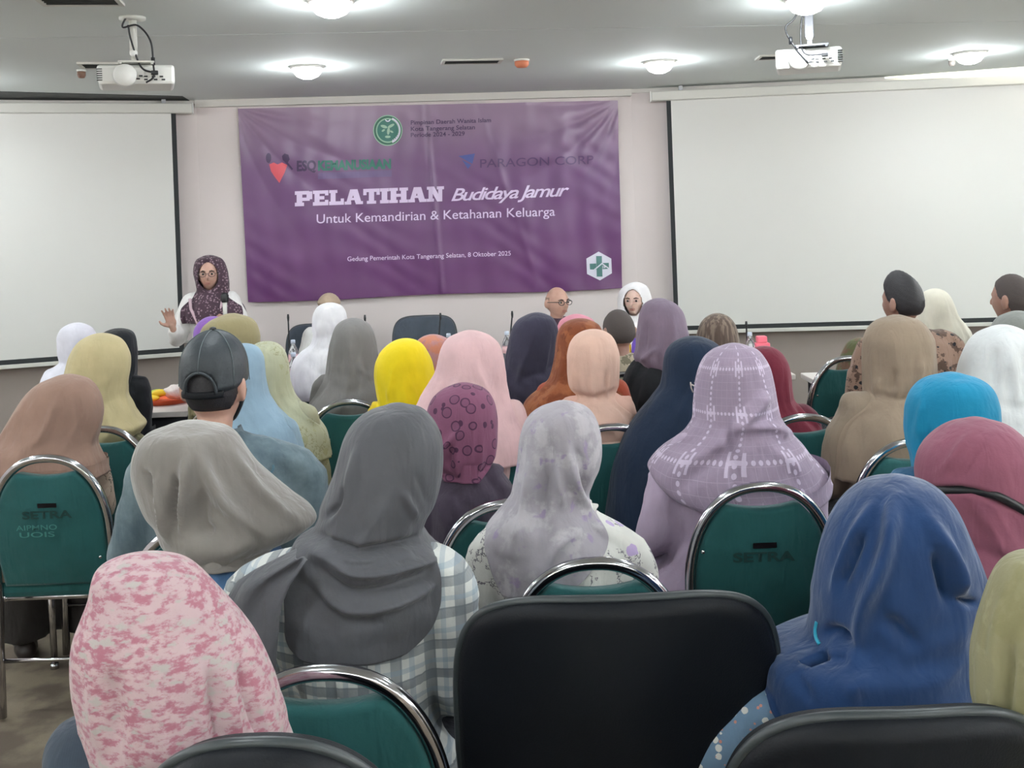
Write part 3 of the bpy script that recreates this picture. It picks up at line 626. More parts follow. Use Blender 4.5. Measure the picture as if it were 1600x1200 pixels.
# ------------------------------------------------------------------ green banquet chair
CW, CT = .20, .90
def arch(n=48, inset=0.0):
    """outline of the back hoop from the left seat level over the top to the right"""
    pts = [(-CW+inset*.9, .44), (-CW+inset*.98, .55)]
    for k in range(n+1):
        a = math.pi-math.pi*k/n; ca, sa = math.cos(a), math.sin(a); e = 2/2.25
        pts.append(((CW-inset)*math.copysign(abs(ca)**e, ca), .62+(CT-.62-inset)*abs(sa)**e))
    pts += [(CW-inset*.98, .55), (CW-inset*.9, .44)]; return pts
def back_y(z): return -.0-.06*(z-.44)/.46               # the back leans away a little
_chair = {}
def chair_parts():
    bm = bmesh.new(); P = [(x, back_y(z), z) for x, z in arch()]
    P = [(-CW+.01, -.03, .01), (-CW+.005, -.02, .25)]+P+[(CW-.005, -.02, .25), (CW-.01, -.03, .01)]
    tube(bm, P, .0145, 12, ref=(0, 1, 0)); _chair['hoop'] = bm
    bm = bmesh.new()                                    # padded back panel with the scooped hand grip at its top
    O = [p for p in arch(40, .016) if p[1] > .47]; ring = []
    out = []
    for x, z in O:
        zt = .838+.9*x*x*1.6                              # concave scoop
        out.append((x, min(z, zt) if abs(x) < .125 else z))
    out = [(-CW+.03, .455)]+out+[(CW-.03, .455)]
    f = [bm.verts.new((x, back_y(z)-.012, z)) for x, z in out]; b_ = [bm.verts.new((x, back_y(z)+.028, z)) for x, z in out]
    cf = bm.verts.new((0, back_y(.66)-.018, .64)); cb = bm.verts.new((0, back_y(.66)+.04, .64))
    fi = [bm.verts.new((x*.94, back_y(z)-.018, .64+(z-.64)*.94)) for x, z in out]; bi = [bm.verts.new((x*.92, back_y(z)+.04, .64+(z-.64)*.92)) for x, z in out]
    n = len(out)
    for i in range(n):
        j = (i+1) % n
        bm.faces.new((f[i], f[j], b_[j], b_[i])); bm.faces.new((f[j], f[i], fi[i], fi[j])); bm.faces.new((b_[i], b_[j], bi[j], bi[i]))
        bm.faces.new((fi[j], fi[i], cf)); bm.faces.new((bi[i], bi[j], cb))
    _chair['backrest'] = bm
    bm = bmesh.new(); box(bm, -.205, .205, .0, .40, .405, .465, .022); _chair['seat'] = bm
    bm = bmesh.new()
    for s in (-1, 1): tube(bm, [(s*.19, .02, .40), (s*.19, .385, .40)], .011, 8)
    tube(bm, [(-.19, .385, .40), (.19, .385, .40)], .011, 8); tube(bm, [(-.19, .03, .40), (.19, .03, .40)], .011, 8); _chair['seat_rail'] = bm
    for s in (-1, 1):
        bm = bmesh.new(); tube(bm, [(s*.19, .37, .40), (s*.195, .395, .01)], .0125, 10); lathe(bm, [(.016, 0), (.016, .02)], 10, (s*.195, .395, 0)); _chair['leg'+('' if s < 0 else '.r')] = bm
    bm = bmesh.new(); tube(bm, [(-.195, -.02, .2), (.195, -.02, .2)], .008, 8); _chair['stretcher'] = bm
    bm = bmesh.new(); ell(bm, (-.165, back_y(.72)-.017, .725), (.006, .005, .006), 10, 8); _chair['screw'] = bm
    bm = bmesh.new(); ell(bm, (.165, back_y(.55)-.017, .55), (.006, .005, .006), 10, 8); _chair['screw.r'] = bm
chair_parts()
_cmesh = {}
for k, bm in _chair.items():
    nm = k.split('.')[0]; bmesh.ops.recalc_face_normals(bm, faces=bm.faces); me = bpy.data.meshes.new(nm); bm.to_mesh(me); bm.free()
    me.materials.append({'backrest': M['green'], 'seat': M['green']}.get(nm, M['chrome'])); me.polygons.foreach_set('use_smooth', [nm not in ('seat',)]*len(me.polygons)); _cmesh[k] = me
def on_back(name, bm, mat, parent):
    for v in bm.verts: v.co = Vector((v.co.x, back_y(v.co.z)-.0245, v.co.z))
    return from_bm(name, bm, mat, parent, False)
def ctext(body, cx, z, wdt, h, mat, parent, off=.02):
    bm = text_bm(body, off); xs = [v.co.x for v in bm.verts]; a, c = min(xs), max(xs)
    for v in bm.verts: v.co = Vector((cx+((v.co.x-a)/(c-a)-.5)*wdt, 0, z+v.co.y/.69*h))
    on_back('lettering', bm, mat, parent)
def green_chair(x, y, label, rz=0, group=None, marks=0):
    r = empty('banquet_chair', (x, y, 0), rz, label=label, cat='chair', group=group)
    for k, me in _cmesh.items():
        o = bpy.data.objects.new(k.split('.')[0], me); COL.objects.link(o); o.parent = r
    if marks:
        bm = bmesh.new(); box(bm, -.03, .035, -.001, .001, .732, .748); lab = on_back('name_plate', bm, M['label'], r)
        for v in lab.data.vertices: pass
        ctext('SETRA', 0, .695, .17, .026, M['setra'], r, .03)
    if marks == 2:
        ctext('AIPMNO', -.04, .655, .14, .018, M['faint'], r, .01); ctext('UOIS', -.04, .63, .12, .018, M['faint'], r, .01)
    return r
def chair_px(px, ytop, label, rz=0, marks=0, d=None, **k):
    s = ((ytop+ROLL*(px-CX))-HY)/(CAMH-CT); d = d or F/s; p = W(px, ytop, d); return green_chair(p.x, d+.06, label, rz, marks=marks, **k)
chair_px(70, 716, 'green banquet chair with worn stencilled lettering at the left edge', marks=2)
chair_px(160, 682, 'green banquet chair behind the pale yellow headscarf, at the left', rz=-.12, d=4.1)
chair_px(545, 628, 'green banquet chair behind the plain grey headscarf left of the yellow one')
chair_px(795, 787, 'green banquet chair partly hidden left of the lilac and white headscarf')
chair_px(928, 880, 'green banquet chair whose chrome hoop rises behind the empty black chair in the middle')
chair_px(1190, 760, 'large green banquet chair with a dark label, behind the lavender patterned headscarf', marks=1)
chair_px(505, 1050, 'nearest green banquet chair, behind the checked shirt at the bottom')
chair_px(1255, 652, 'green banquet chair behind the maroon headscarf')
chair_px(1432, 690, 'green banquet chair left of the turquoise headscarf')
chair_px(1318, 560, 'green banquet chair seen between the maroon and the beige headscarves', rz=.25)
chair_px(955, 667, 'green banquet chair behind the peach headscarf')
# ------------------------------------------------------------------ black padded office chairs
def office_chair(x, y, wdt, ztop, label, rz=0, rnd=.09, pipe=True, crown=.012, hb=.52, mat=None):
    r = empty('office_chair', (x, y, 0), rz, label=label, cat='chair'); hw = wdt/2; zb = ztop-hb
    # rounded cushion of the back
    bm = bmesh.new(); out = []
    N = 14
    hh = .30; zc_ = ztop-hh
    for k in range(61):
        a = math.pi*k/60; ca, sa = math.cos(a), math.sin(a); out.append((hw*math.copysign(abs(ca)**(2/rnd), ca), zc_+hh*abs(sa)**(2/rnd)))
    h2 = zc_-zb
    for k in range(1, 40):
        a = math.pi+math.pi*k/40; ca, sa = math.cos(a), math.sin(a); out.append((hw*(1-.14*abs(sa))*math.copysign(abs(ca)**(2/4.5), ca), zc_-h2*abs(sa)**(2/4.5)))
    cz = (ztop+zb)/2; layers = [(.90, -.035), (.965, -.030), (.995, -.016), (1.0, 0), (.995, .022), (.96, .040), (.85, .046)]
    R = []
    for k_, yy in layers:
        R.append([bm.verts.new((x_*k_ if k_ > .9 else x_*k_, yy-.10*(z_-zb)/.52+(.06*(x_/hw)**2), cz+(z_-cz)*k_)) for x_, z_ in out])
    n = len(out)
    for i in range(len(R)-1):
        for k in range(n): bm.faces.new((R[i][k], R[i][(k+1) % n], R[i+1][(k+1) % n], R[i+1][k]))
    for ring, yy in ((R[0], layers[0][1]-.004), (R[-1], layers[-1][1]+.004)):
        c = bm.verts.new((0, yy-.05, cz)); 
        for k in range(n): bm.faces.new((ring[k], ring[(k+1) % n], c))
    from_bm('backrest', bm, mat or M['leather'], r)
    if pipe:
        bm = bmesh.new(); P = [(x_*1.0, -.008-.10*(z_-zb)/.52+(.06*(x_/hw)**2), z_) for x_, z_ in out]; P.append(P[0]); tube(bm, P, .008, 8, cap=False, ref=(0, 1, 0)); from_bm('piping', bm, M['piping'], r)
    bm = bmesh.new(); box(bm, -.24, .24, .02, .46, .42, .50, .03); from_bm('seat', bm, M['leather'], r, False)
    bm = bmesh.new(); box(bm, -.04, .04, -.03, .0, .38, zb+.2, .008); box(bm, -.04, .04, -.03, .25, .36, .40, .008); from_bm('back_support', bm, M['black'], r, False)
    bm = bmesh.new(); tube(bm, [(0, .24, .10), (0, .24, .42)], .025, 14); from_bm('gas_lift', bm, M['steel'], r)
    for k in range(5):
        a = 2*math.pi*k/5+.3; bm = bmesh.new(); tube(bm, [(0, .24, .10), (.24*math.cos(a), .24+.24*math.sin(a), .07)], (.025, .015), 10); o = from_bm('leg', bm, M['black'], r)
        bm = bmesh.new(); ell(bm, (.24*math.cos(a), .24+.24*math.sin(a), .03), (.03, .03, .03), 12, 8); from_bm('caster', bm, M['black'], o)
    return r
def office_px(px, ytop, d, wpx, label, **k):
    p = W(px, ytop, d); return office_chair(p.x, d+(.09 if 'rz' not in k else -.09), wpx/F*d, p.z, label, **k)
office_px(966, 931, 1.80, 524, 'large empty black padded chair in the middle foreground', rnd=4.6)
office_px(1410, 1108, 1.40, 560, 'black padded chair at the bottom right, under the navy headscarf', rnd=3.4)
office_px(398, 1150, 1.30, 500, 'black padded chair back at the bottom edge under the pink patterned headscarf', rnd=2.3)
office_px(664, 494, 7.75, 99, 'empty black chair behind the speakers\' table, under the banner', rnd=5, mat=M['grey_blue'], rz=math.pi)
office_px(492, 507, 7.85, 85, 'black chair mostly hidden behind the capped man at the speakers\' table', rnd=5, mat=M['grey_blue'], rz=math.pi)
# ------------------------------------------------------------------ people: one generic sculpted figure, fitted to each person
HC = Vector((0, .012, 1.148))                           # head centre of the generic seated figure (crown 1.26 m)
def headpt(D, off=0.0):
    x, y, z = D[:, 0], D[:, 1], D[:, 2]
    t = np.clip(-z, 0, 1); X = .074*x*(1-.30*t**1.6); Y = .095*y; Z = .112*z
    Y = np.where(y < 0, Y*(1-.42*sst(.1, .9, t)), Y*(1-.06*t)); Y = Y+.012*np.exp(-((z+.85)/.25)**2)*(y > -.2)
    f = (y > 0).astype(float)
    def G(cx, cz, wx, wz): return f*np.exp(-((x-cx)/wx)**2-((z-cz)/wz)**2)
    Y = Y+.021*G(0, -.20, .11, .13)+.012*G(0, -.02, .09, .2)                          # nose
    Y = Y-.009*(G(.40, .02, .17, .11)+G(-.40, .02, .17, .11))                       # eye sockets
    Y = Y+.006*(G(.38, .2, .25, .08)+G(-.38, .2, .25, .08))                         # brow
    Y = Y+.006*G(0, -.50, .2, .05)+.005*G(0, -.60, .17, .05)-.004*G(0, -.55, .2, .025)  # lips
    Y = Y+.005*(G(.5, -.3, .2, .2)+G(-.5, -.3, .2, .2))
    P = np.stack([X, Y, Z], 1); r = np.linalg.norm(P, axis=1, keepdims=True)
    return P*(1+off/np.maximum(r, 1e-6))
def head_bm(bm, c, ears=True):
    vs = bmesh.ops.create_uvsphere(bm, u_segments=56, v_segments=44, radius=1)['verts']
    D = np.array([v.co[:] for v in vs]); Q = headpt(D)
    for v, q in zip(vs, Q): v.co = Vector(q)+c
    for s in ((-1, 1) if ears else ()):
        rot = Matrix.Rotation(s*.35, 3, 'Z').to_quaternion()
        ell(bm, c+Vector((s*.081, -.010, -.008)), (.011, .020, .033), 14, 12, rot)
        ell(bm, c+Vector((s*.072, -.004, -.03)), (.009, .01, .012), 10, 8)
def hand(bm, wr_, dr, nrm, side, curl=.5, k=1.0, spread=.12):
    """palm and five fingers; nrm points out of the palm, side is the thumb side"""
    dr, nrm = dr.normalized(), nrm.normalized(); sd = dr.cross(nrm).normalized()*side
    c = wr_+dr*.045*k
    q = Matrix((sd, nrm, dr)).transposed().to_quaternion()
    ell(bm, c, (.040*k, .015*k, .050*k), 14, 10, q); tube(bm, [wr_-dr*.02*k, wr_+dr*.03*k], [(.022*k, .022*k)]*2, 10)
    for i, (o_, L) in enumerate(((.030, .068), (.010, .076), (-.010, .071), (-.029, .056))):
        p = wr_+dr*.082*k+sd*o_*k; d = (dr+sd*spread*(1.5-i)).normalized(); pts = [p-d*.02*k, p]; ang = curl*.55
        for sgm in (.45, .32, .23):
            ax = d.cross(nrm).normalized(); d = (Matrix.Rotation(ang, 3, ax) @ d).normalized(); p = p+d*L*sgm*k*1.0; pts.append(p); ang = curl*.8
        tube(bm, pts, [.0095*k, .009*k, .0085*k, .0078*k, .0065*k], 8)
    p = wr_+dr*.025*k+sd*.03*k; d = (dr*.55+sd*.8+nrm*(.3+.5*curl)).normalized(); pts = [p-d*.015*k, p+d*.028*k, p+d*.05*k+(dr*.3+nrm*curl*.4)*.02*k, p+d*.06*k+(dr*.8+nrm*curl*.5)*.03*k]
    tube(bm, pts, [.013*k, .012*k, .0105*k, .008*k], 8)
SEAT_ARMS = {s: dict(sh=(s*.158, 0, .965), el=(s*.215, .02, .715), wr=(s*.125, .25, .615), dr=(-s*.5, .85, -.05), nr=(0, -.05, -1), side=(-1 if s > 0 else 1)*1, curl=.6) for s in (-1, 1)}
def arm_pts(a): return [Vector(a['sh']), Vector(a['el']), Vector(a['wr'])]
def body_bm(arms, dz=0, stand=False, ears=True):
    bm = bmesh.new(); Z = Vector((0, 0, dz)); head_bm(bm, HC+Z, ears)
    tube(bm, [Vector((0, -.01, .95))+Z, Vector((0, .0, 1.03))+Z, Vector((0, .012, 1.10))+Z], [.062, .048, .047], 16)
    for c, r in (((0, -.01, .55), (.15, .115, .11)), ((0, .005, .70), (.12, .088, .14)), ((0, -.005, .87), (.145, .098, .14)), ((0, -.015, .955), (.13, .07, .055))): ell(bm, Vector(c)+Z, r, 24, 16)
    for s in (-1, 1):
        a = arms[s]; P = arm_pts(a); ell(bm, P[0]+Z, (.052, .052, .05), 14, 10)
        tube(bm, [P[0]+Z, P[0].lerp(P[1], .5)+Z, P[1]+Z], [.045, .042, .036], 12); ell(bm, P[1]+Z, (.036, .036, .036), 10, 8); tube(bm, [P[1]+Z, P[1].lerp(P[2], .35)+Z, P[2]+Z], [.036, .036, .024], 12)
        hand(bm, P[2]+Z, Vector(a['dr']), Vector(a['nr']), a['side'], a['curl'], a.get('k', 1))
        if stand:
            h = Vector((s*.08, 0, .52+dz)); kn = Vector((s*.085, .02, .40)); an = Vector((s*.085, -.01, .08))
        else:
            h = Vector((s*.085, .02, .535)); kn = Vector((s*.11, .42, .505)); an = Vector((s*.11, .43, .08))
        tube(bm, [h, h.lerp(kn, .5), kn], [.085, .075, .058], 14); ell(bm, kn, (.056, .056, .056), 12, 8); tube(bm, [kn, kn.lerp(an, .3), an], [.055, .052, .035], 12)
        tube(bm, [an+Vector((0, -.04, -.035)), an+Vector((0, .03, -.04)), an+Vector((0, .13, -.055)), an+Vector((0, .17, -.06))], [(.03, .035), (.034, .036), (.02, .04), (.014, .03)], 12)
    return bm
def ring_loft(bm, rows, seg=40, e=2.3):
    """rows: (z, cx, cy, a, b)"""
    R = []
    for z, cx, cy, a, b_ in rows:
        r_ = []
        for k in range(seg):
            t = 2*math.pi*k/seg; c, s = math.cos(t), math.sin(t)
            r_.append(bm.verts.new((cx+a*math.copysign(abs(c)**(2/e), c), cy+b_*math.copysign(abs(s)**(2/e), s), z)))
        R.append(r_)
    for i in range(len(R)-1):
        for k in range(seg): bm.faces.new((R[i][k], R[i][(k+1) % seg], R[i+1][(k+1) % seg], R[i+1][k]))
    bm.faces.new(R[0][::-1]); bm.faces.new(R[-1])
def top_bm(arms, dz=0, puff=0.0):
    bm = bmesh.new(); Z = Vector((0, 0, dz))
    ring_loft(bm, [(z+dz, 0, cy, a, b_) for z, cy, a, b_ in ((1.035, 0, .055, .055), (1.02, -.002, .068, .062), (1.005, -.005, .105, .072), (.985, -.008, .15, .085), (.955, -.008, .172, .10), (.90, -.008, .178, .115), (.80, 0, .168, .118), (.70, .005, .152, .112), (.60, 0, .165, .125), (.52, 0, .178, .13), (.475, 0, .175, .13))])
    for s in (-1, 1):
        P = arm_pts(arms[s]); ell(bm, P[0]+Z+Vector((s*.004, 0, -.004)), (.066, .066, .06), 16, 12)
        tube(bm, [Vector((s*.03, -.005, 1.0))+Z, Vector((s*.10, -.006, .968))+Z, P[0]+Z], [.05, .062, .062], 14)
        tube(bm, [P[0]+Z, P[0].lerp(P[1], .5)+Z+Vector((s*.006, 0, 0)), P[1]+Z], [.066, .066+puff*.5, .056+puff], 14); ell(bm, P[1]+Z, (.052+puff,)*3, 14, 10)
        tube(bm, [P[1]+Z, P[1].lerp(P[2], .5)+Z, P[1].lerp(P[2], .93)+Z], [.05+puff, .047+puff*.8, .037], 14)
    return bm
def skirt_bm(stand=False, dz=0):
    bm = bmesh.new()
    if stand:
        ring_loft(bm, [(z, 0, 0, a, b_) for z, a, b_ in ((.60+dz, .15, .11), (.52+dz, .175, .13), (.45, .18, .14), (.06, .24, .20))]); return bm
    ell(bm, (0, 0, .52), (.18, .14, .075), 20, 12)
    for s in (-1, 1):
        tube(bm, [(s*.085, 0, .535), (s*.10, .22, .53), (s*.11, .43, .515)], [(.082, .095), (.078, .09), (.07, .085)], 16)
        tube(bm, [(s*.11, .42, .52), (s*.115, .44, .3), (s*.12, .44, .09)], [(.085, .07), (.085, .07), (.095, .085)], 16)
    for p in ((0, .2, .53), (0, .38, .52)): ell(bm, p, (.10, .12, .06), 12, 8)
    ell(bm, (0, .45, .28), (.10, .05, .19), 12, 10); return bm
def trousers_bm():
    bm = bmesh.new(); ell(bm, (0, 0, .52), (.175, .135, .085), 20, 12)
    for s in (-1, 1):
        tube(bm, [(s*.085, 0, .535), (s*.10, .22, .53), (s*.115, .43, .51)], [.095, .086, .073], 16); ell(bm, (s*.115, .43, .51), (.073,)*3, 12, 8)
        tube(bm, [(s*.115, .43, .51), (s*.115, .435, .3), (s*.115, .43, .07)], [.072, .062, .06], 14)
    return bm
G_BODY = remesh(body_bm(SEAT_ARMS), .0062, .2, 2)
G_BODY_W = remesh(body_bm(SEAT_ARMS, ears=False), .0062, .18, 2)
G_TOP = remesh(top_bm(SEAT_ARMS), .011, .5, 14, .6)
G_SKIRT = remesh(skirt_bm(), .013, .4, 5, .6)
G_TROUSERS = remesh(trousers_bm(), .013, .4, 3, .6)
def shoe_me():
    bm = bmesh.new(); ell(bm, (0, .06, .035), (.045, .13, .036), 18, 10); ell(bm, (0, -.02, .05), (.04, .05, .045), 14, 8)
    for v in bm.verts: v.co.z = max(v.co.z, 0.0)
    return remesh(bm, .008, .4, 1)
G_SHOE = shoe_me()
TZ = coords(G_TOP); _bins = np.arange(.44, 1.05, .02); _wg = np.array([max([abs(q[0]) for q in TZ if abs(q[2]-z) < .03] or [.06]) for z in _bins])
def uvs_dirs(n=40, m_=32):
    D = []; Fc = []
    for j in range(m_+1):
        p = math.pi*j/m_
        for i in range(n): t = 2*math.pi*i/n; D.append((math.sin(p)*math.cos(t), math.sin(p)*math.sin(t), math.cos(p)))
    for j in range(m_):
        for i in range(n): Fc.append((j*n+i, (j+1)*n+i, (j+1)*n+(i+1) % n, j*n+(i+1) % n))
    return np.array(D), Fc
def head_shell(test, off, seed=0, rough=.0, extra=None, n=56, m_=44):
    """part of the head's surface pushed out by off: hair, caps. test(D) says how far inside the region"""
    D, Fc = uvs_dirs(n, m_); k = test(D); o = np.where(k > 0, off*np.clip(k/.12, .15, 1), 0)
    if rough: o = o+rough*np.sin(D[:, 0]*37+seed)*np.sin(D[:, 1]*31+D[:, 2]*29+seed)*(k > .05)
    if extra is not None: o = o+extra(D)*(k > 0)
    P = headpt(D, 0)
    P = P+D*o[:, None]+np.array(HC); F2 = [f for f in Fc if min(k[list(f)]) > -.02]
    Pin = headpt(D, -.006)+np.array(HC); N = len(P); used = {}
    V = list(map(tuple, P))+list(map(tuple, Pin)); F3 = list(F2)
    from collections import Counter
    ec = Counter(); 
    for f in F2:
        for a, b_ in zip(f, f[1:]+f[:1]): ec[(a, b_)] += 1
    for (a, b_) in ec:
        if (b_, a) not in ec: F3.append((b_, a, a+N, b_+N))
    idx = sorted({i for f in F3 for i in f}); mp = {v: i for i, v in enumerate(idx)}
    return arr_mesh('shell', [V[i] for i in idx], [tuple(mp[i] for i in f) for f in F3])
def hair_test(D): 
    x, y, z = D[:, 0], D[:, 1], D[:, 2]
    line = -.06-.46*sst(.0, .45, -y)+.62*sst(.08, .7, y); return z-line
G_HAIR = head_shell(hair_test, .006, 1, .001)
G_HAIR_SHORT = head_shell(hair_test, .004, 2, .0006)
G_HAIR_QUIFF = head_shell(hair_test, .009, 3, .0015, extra=lambda D: .022*np.exp(-((D[:, 0]+.15)/.5)**2-((D[:, 1]-.25)/.5)**2)*(D[:, 2] > .3))

class Person:
    def __init__(s, label, sc_, crown, bx=None, skin='skin', hyaw=0, face=0, nod=0, yl=.0, group=None, dz=0, tw=.88):
        """sc_: pixels per metre at the head; crown: pixel of the crown; bx: pixel column of the hips"""
        s.d = F/sc_; c = W(crown[0], crown[1], s.d); s.zc = c.z-.012; s.hx = c.x
        s.bx = c.x if bx is None else W(bx, crown[1], s.d).x
        s.root = Vector((s.bx, s.d-yl, 0)); s.lean = s.hx-s.bx; s.yl = yl; s.hyaw = hyaw; s.face = face; s.nod = nod; s.zs = s.zc/(1.26+dz); s.dz = dz
        s.o = empty('person', s.root, label=label, cat='person', group=group); s.ratio = None; s.skin = skin; s.tw = tw
    def fit_top(s, rows):
        """rows of the clothes' outline in pixels: (y, xl, xr)"""
        zz, cc, aa = [], [], []
        for y, xl, xr in rows:
            a, b_ = W(xl, y, s.d), W(xr, y, s.d); zz.append((a.z+b_.z)/2); cc.append((a.x+b_.x)/2-s.root.x); aa.append((b_.x-a.x)/2)
        o = np.argsort(zz); s.ratio = (np.array(zz)[o], np.array(cc)[o], np.array(aa)[o])
    def warp(s, V):
        V = np.array(V, dtype=float); x, y, z = V[:, 0].copy(), V[:, 1].copy(), V[:, 2].copy(); dz = s.dz
        if s.nod:
            w_ = sst(.98, 1.08, z-dz)*s.nod; y0, z0 = y-.0, z-(1.04+dz); y = y0*np.cos(w_)+z0*np.sin(w_)*1.0; z = (1.04+dz)+z0*np.cos(w_)-y0*np.sin(w_)
        if s.hyaw:
            w_ = sst(1.0, 1.07, z-dz)*s.hyaw; x, y = x*np.cos(w_)-y*np.sin(w_), x*np.sin(w_)+y*np.cos(w_)
        if s.face:
            c_, s_ = math.cos(s.face), math.sin(s.face); x, y = x*c_-y*s_, x*s_+y*c_
        z2 = z*s.zs
        t = sst(.5, 1.03, z-dz); cxl = s.lean*t; y = y+s.yl*t
        if s.ratio is not None:
            Z_, C_, A_ = s.ratio; rt = np.interp(z2, Z_, A_)/np.interp(z-dz, _bins, _wg); rt = np.clip(rt, .42, 2.2); cx = np.interp(z2, Z_, C_)
            k = sst(.42, .52, z-dz)*(1-sst(1.0, 1.06, z-dz)); x = x*(1+(rt-1)*k)+cxl*(1-k)+cx*k
        else: x = x*(1+(s.tw-1)*sst(.6, .75, z-dz)*(1-sst(1.0, 1.06, z-dz)))+cxl
        return np.stack([x, y, z2], 1)
    def add(s, name, me, mat, wrinkle=0, seed=0, label=None, parent=None):
        me = me.copy(); me.name = name; V = coords(me)
        if wrinkle:
            n = np.empty(len(me.vertices)*3); me.vertices.foreach_get('normal', n); n = n.reshape(-1, 3)
            x, y, z = V.T; w_ = np.sin(z*55+8*np.sin(x*9+seed)+3*np.sin(y*14))*.5+np.sin(x*60+z*35+6*np.sin(z*11+seed)); V = V+n*(w_*wrinkle)[:, None]
        setco(me, s.warp(V)); me.materials.clear(); o = link(name, me, mat, parent or s.o)
        if label: o['label'] = label
        return o
    def body(s, top=None, low=None, topname='blouse', lowname='skirt', shoes=True, me=None, topme=None, lowme=None, wrinkle=.0022, seed=0):
        s.bodyo = s.add('body', me or G_BODY, M[s.skin])
        if top: s.top = s.add(topname, topme or G_TOP, top, wrinkle, seed)
        if low: s.add(lowname, lowme or (G_TROUSERS if lowname == 'trousers' else G_SKIRT), low, .0015, seed)
        if shoes:
            for sd in (-1, 1):
                m2 = G_SHOE.copy(); V = coords(m2)+np.array((sd*.11, .43, 0)) if not s.dz else coords(m2)+np.array((sd*.085, -.01, 0)); setco(m2, V)
                s.add('shoe', m2, M['shoe'])
        return s
    def eyes(s, brow=True):
        for sd in (-1, 1):
            for nm, c, r, mt in (('eye', (sd*.030, .0865, .004), (.011, .008, .0075), 'eye'), ('iris', (sd*.030, .0930, .0035), (.0066, .003, .0066), 'iris')):
                bm = bmesh.new(); ell(bm, Vector(c)+HC+Vector((0, 0, s.dz)), r, 12, 8); me = bpy.data.meshes.new(nm); bm.to_mesh(me); bm.free(); o = s.add(nm, me, M[mt])
                if nm == 'eye': par = o
                else: o.parent = par
            if brow:
                bm = bmesh.new(); tube(bm, [Vector((sd*.014, .100, .022))+HC+Vector((0, 0, s.dz)), Vector((sd*.03, .098, .027))+HC+Vector((0, 0, s.dz)), Vector((sd*.046, .085, .021))+HC+Vector((0, 0, s.dz))], [.003, .0035, .002], 8); me = bpy.data.meshes.new('b'); bm.to_mesh(me); bm.free(); s.add('eyebrow', me, M['brow'])
        bm = bmesh.new()
        for dz_ in (0, -.009): ell(bm, HC+Vector((0, .0925, -.056+dz_+s.dz)), (.021, .006, .0045), 14, 8)
        me = bpy.data.meshes.new('l'); bm.to_mesh(me); bm.free(); s.add('lips', me, M['lips'])
    def glasses(s, mat, r=.019, w_=.0016):
        Z = Vector((0, 0, s.dz)); bm = bmesh.new()
        for sd in (-1, 1):
            P = [HC+Z+Vector((sd*.031+r*1.2*math.cos(t), .108-.006*abs(math.cos(t)), .002+r*.9*math.sin(t))) for t in [2*math.pi*k/20 for k in range(21)]]; tube(bm, P, w_, 6, cap=False)
            tube(bm, [HC+Z+Vector((sd*.054, .104, .008)), HC+Z+Vector((sd*.078, .06, .008)), HC+Z+Vector((sd*.082, -.01, .004))], w_, 6)
        tube(bm, [HC+Z+Vector((-.009, .112, .006)), HC+Z+Vector((.009, .112, .006))], w_, 6)
        me = bpy.data.meshes.new('g'); bm.to_mesh(me); bm.free(); return s.add('glasses', me, mat)
    def ring_grid(s, rows, nseg, nrow, bmax, ext, yoff):
        rows = sorted(rows); L = [W(xl, y, s.d) for y, xl, xr in rows]; R_ = [W(xr, y, s.d) for y, xl, xr in rows]
        c = [(a+b_)/2 for a, b_ in zip(L, R_)]; hw = [(b_-a).length/2 for a, b_ in zip(L, R_)]
        top = c[0].copy(); zc = c[0].z+hw[0]*.22; z0 = zc
        drops = [z0-p.z for p in c]; cx = [p.x for p in c]
        if ext and drops[-1] < .42:
            drops.append(.44); cx.append(.5*cx[-1]+.5*s.bx); hw.append(max(hw[-1]*1.02, .17))
        # denser near the crown
        t = np.linspace(0, 1, nrow+1)**1.35*drops[-1]
        dd = np.array([0]+drops); w2 = np.array([0]+[h*h for h in hw]); cc = np.array([cx[0]]+cx)
        def pch(X, Y, x):                                # monotone cubic
            h = np.diff(X); dl = np.diff(Y)/h; m_ = np.zeros(len(X)); m_[0], m_[-1] = dl[0], dl[-1]
            for i in range(1, len(X)-1):
                if dl[i-1]*dl[i] > 0: a, b_ = 2*h[i]+h[i-1], h[i]+2*h[i-1]; m_[i] = (a+b_)/(a/dl[i-1]+b_/dl[i])
            i = np.clip(np.searchsorted(X, x)-1, 0, len(h)-1); u = (x-X[i])/h[i]
            return (2*u**3-3*u**2+1)*Y[i]+(u**3-2*u**2+u)*h[i]*m_[i]+(-2*u**3+3*u**2)*Y[i+1]+(u**3-u**2)*h[i]*m_[i+1]
        A = np.sqrt(np.maximum(pch(dd, w2, t), 0)); Cx = pch(dd, cc, t)
        B = ((A*1.12+1e-4)**-5.0+(bmax+.07*sst(.15, .5, t))**-5.0)**-.2; th = 2*np.pi*np.arange(nseg)/nseg; TH, T = np.meshgrid(th, t)
        cth, sth = np.cos(TH), np.sin(TH); e = 2.0+.35*sst(.24, .34, T); ct_ = np.sign(cth)*np.abs(cth)**(2/e); st_ = np.sign(sth)*np.abs(sth)**(2/e)
        X = Cx[:, None]+A[:, None]*ct_; Y = s.d+.012+yoff+B[:, None]*st_; Z = z0-T
        return X, Y, Z, A, B, t, T, TH, ct_, st_, cth, z0
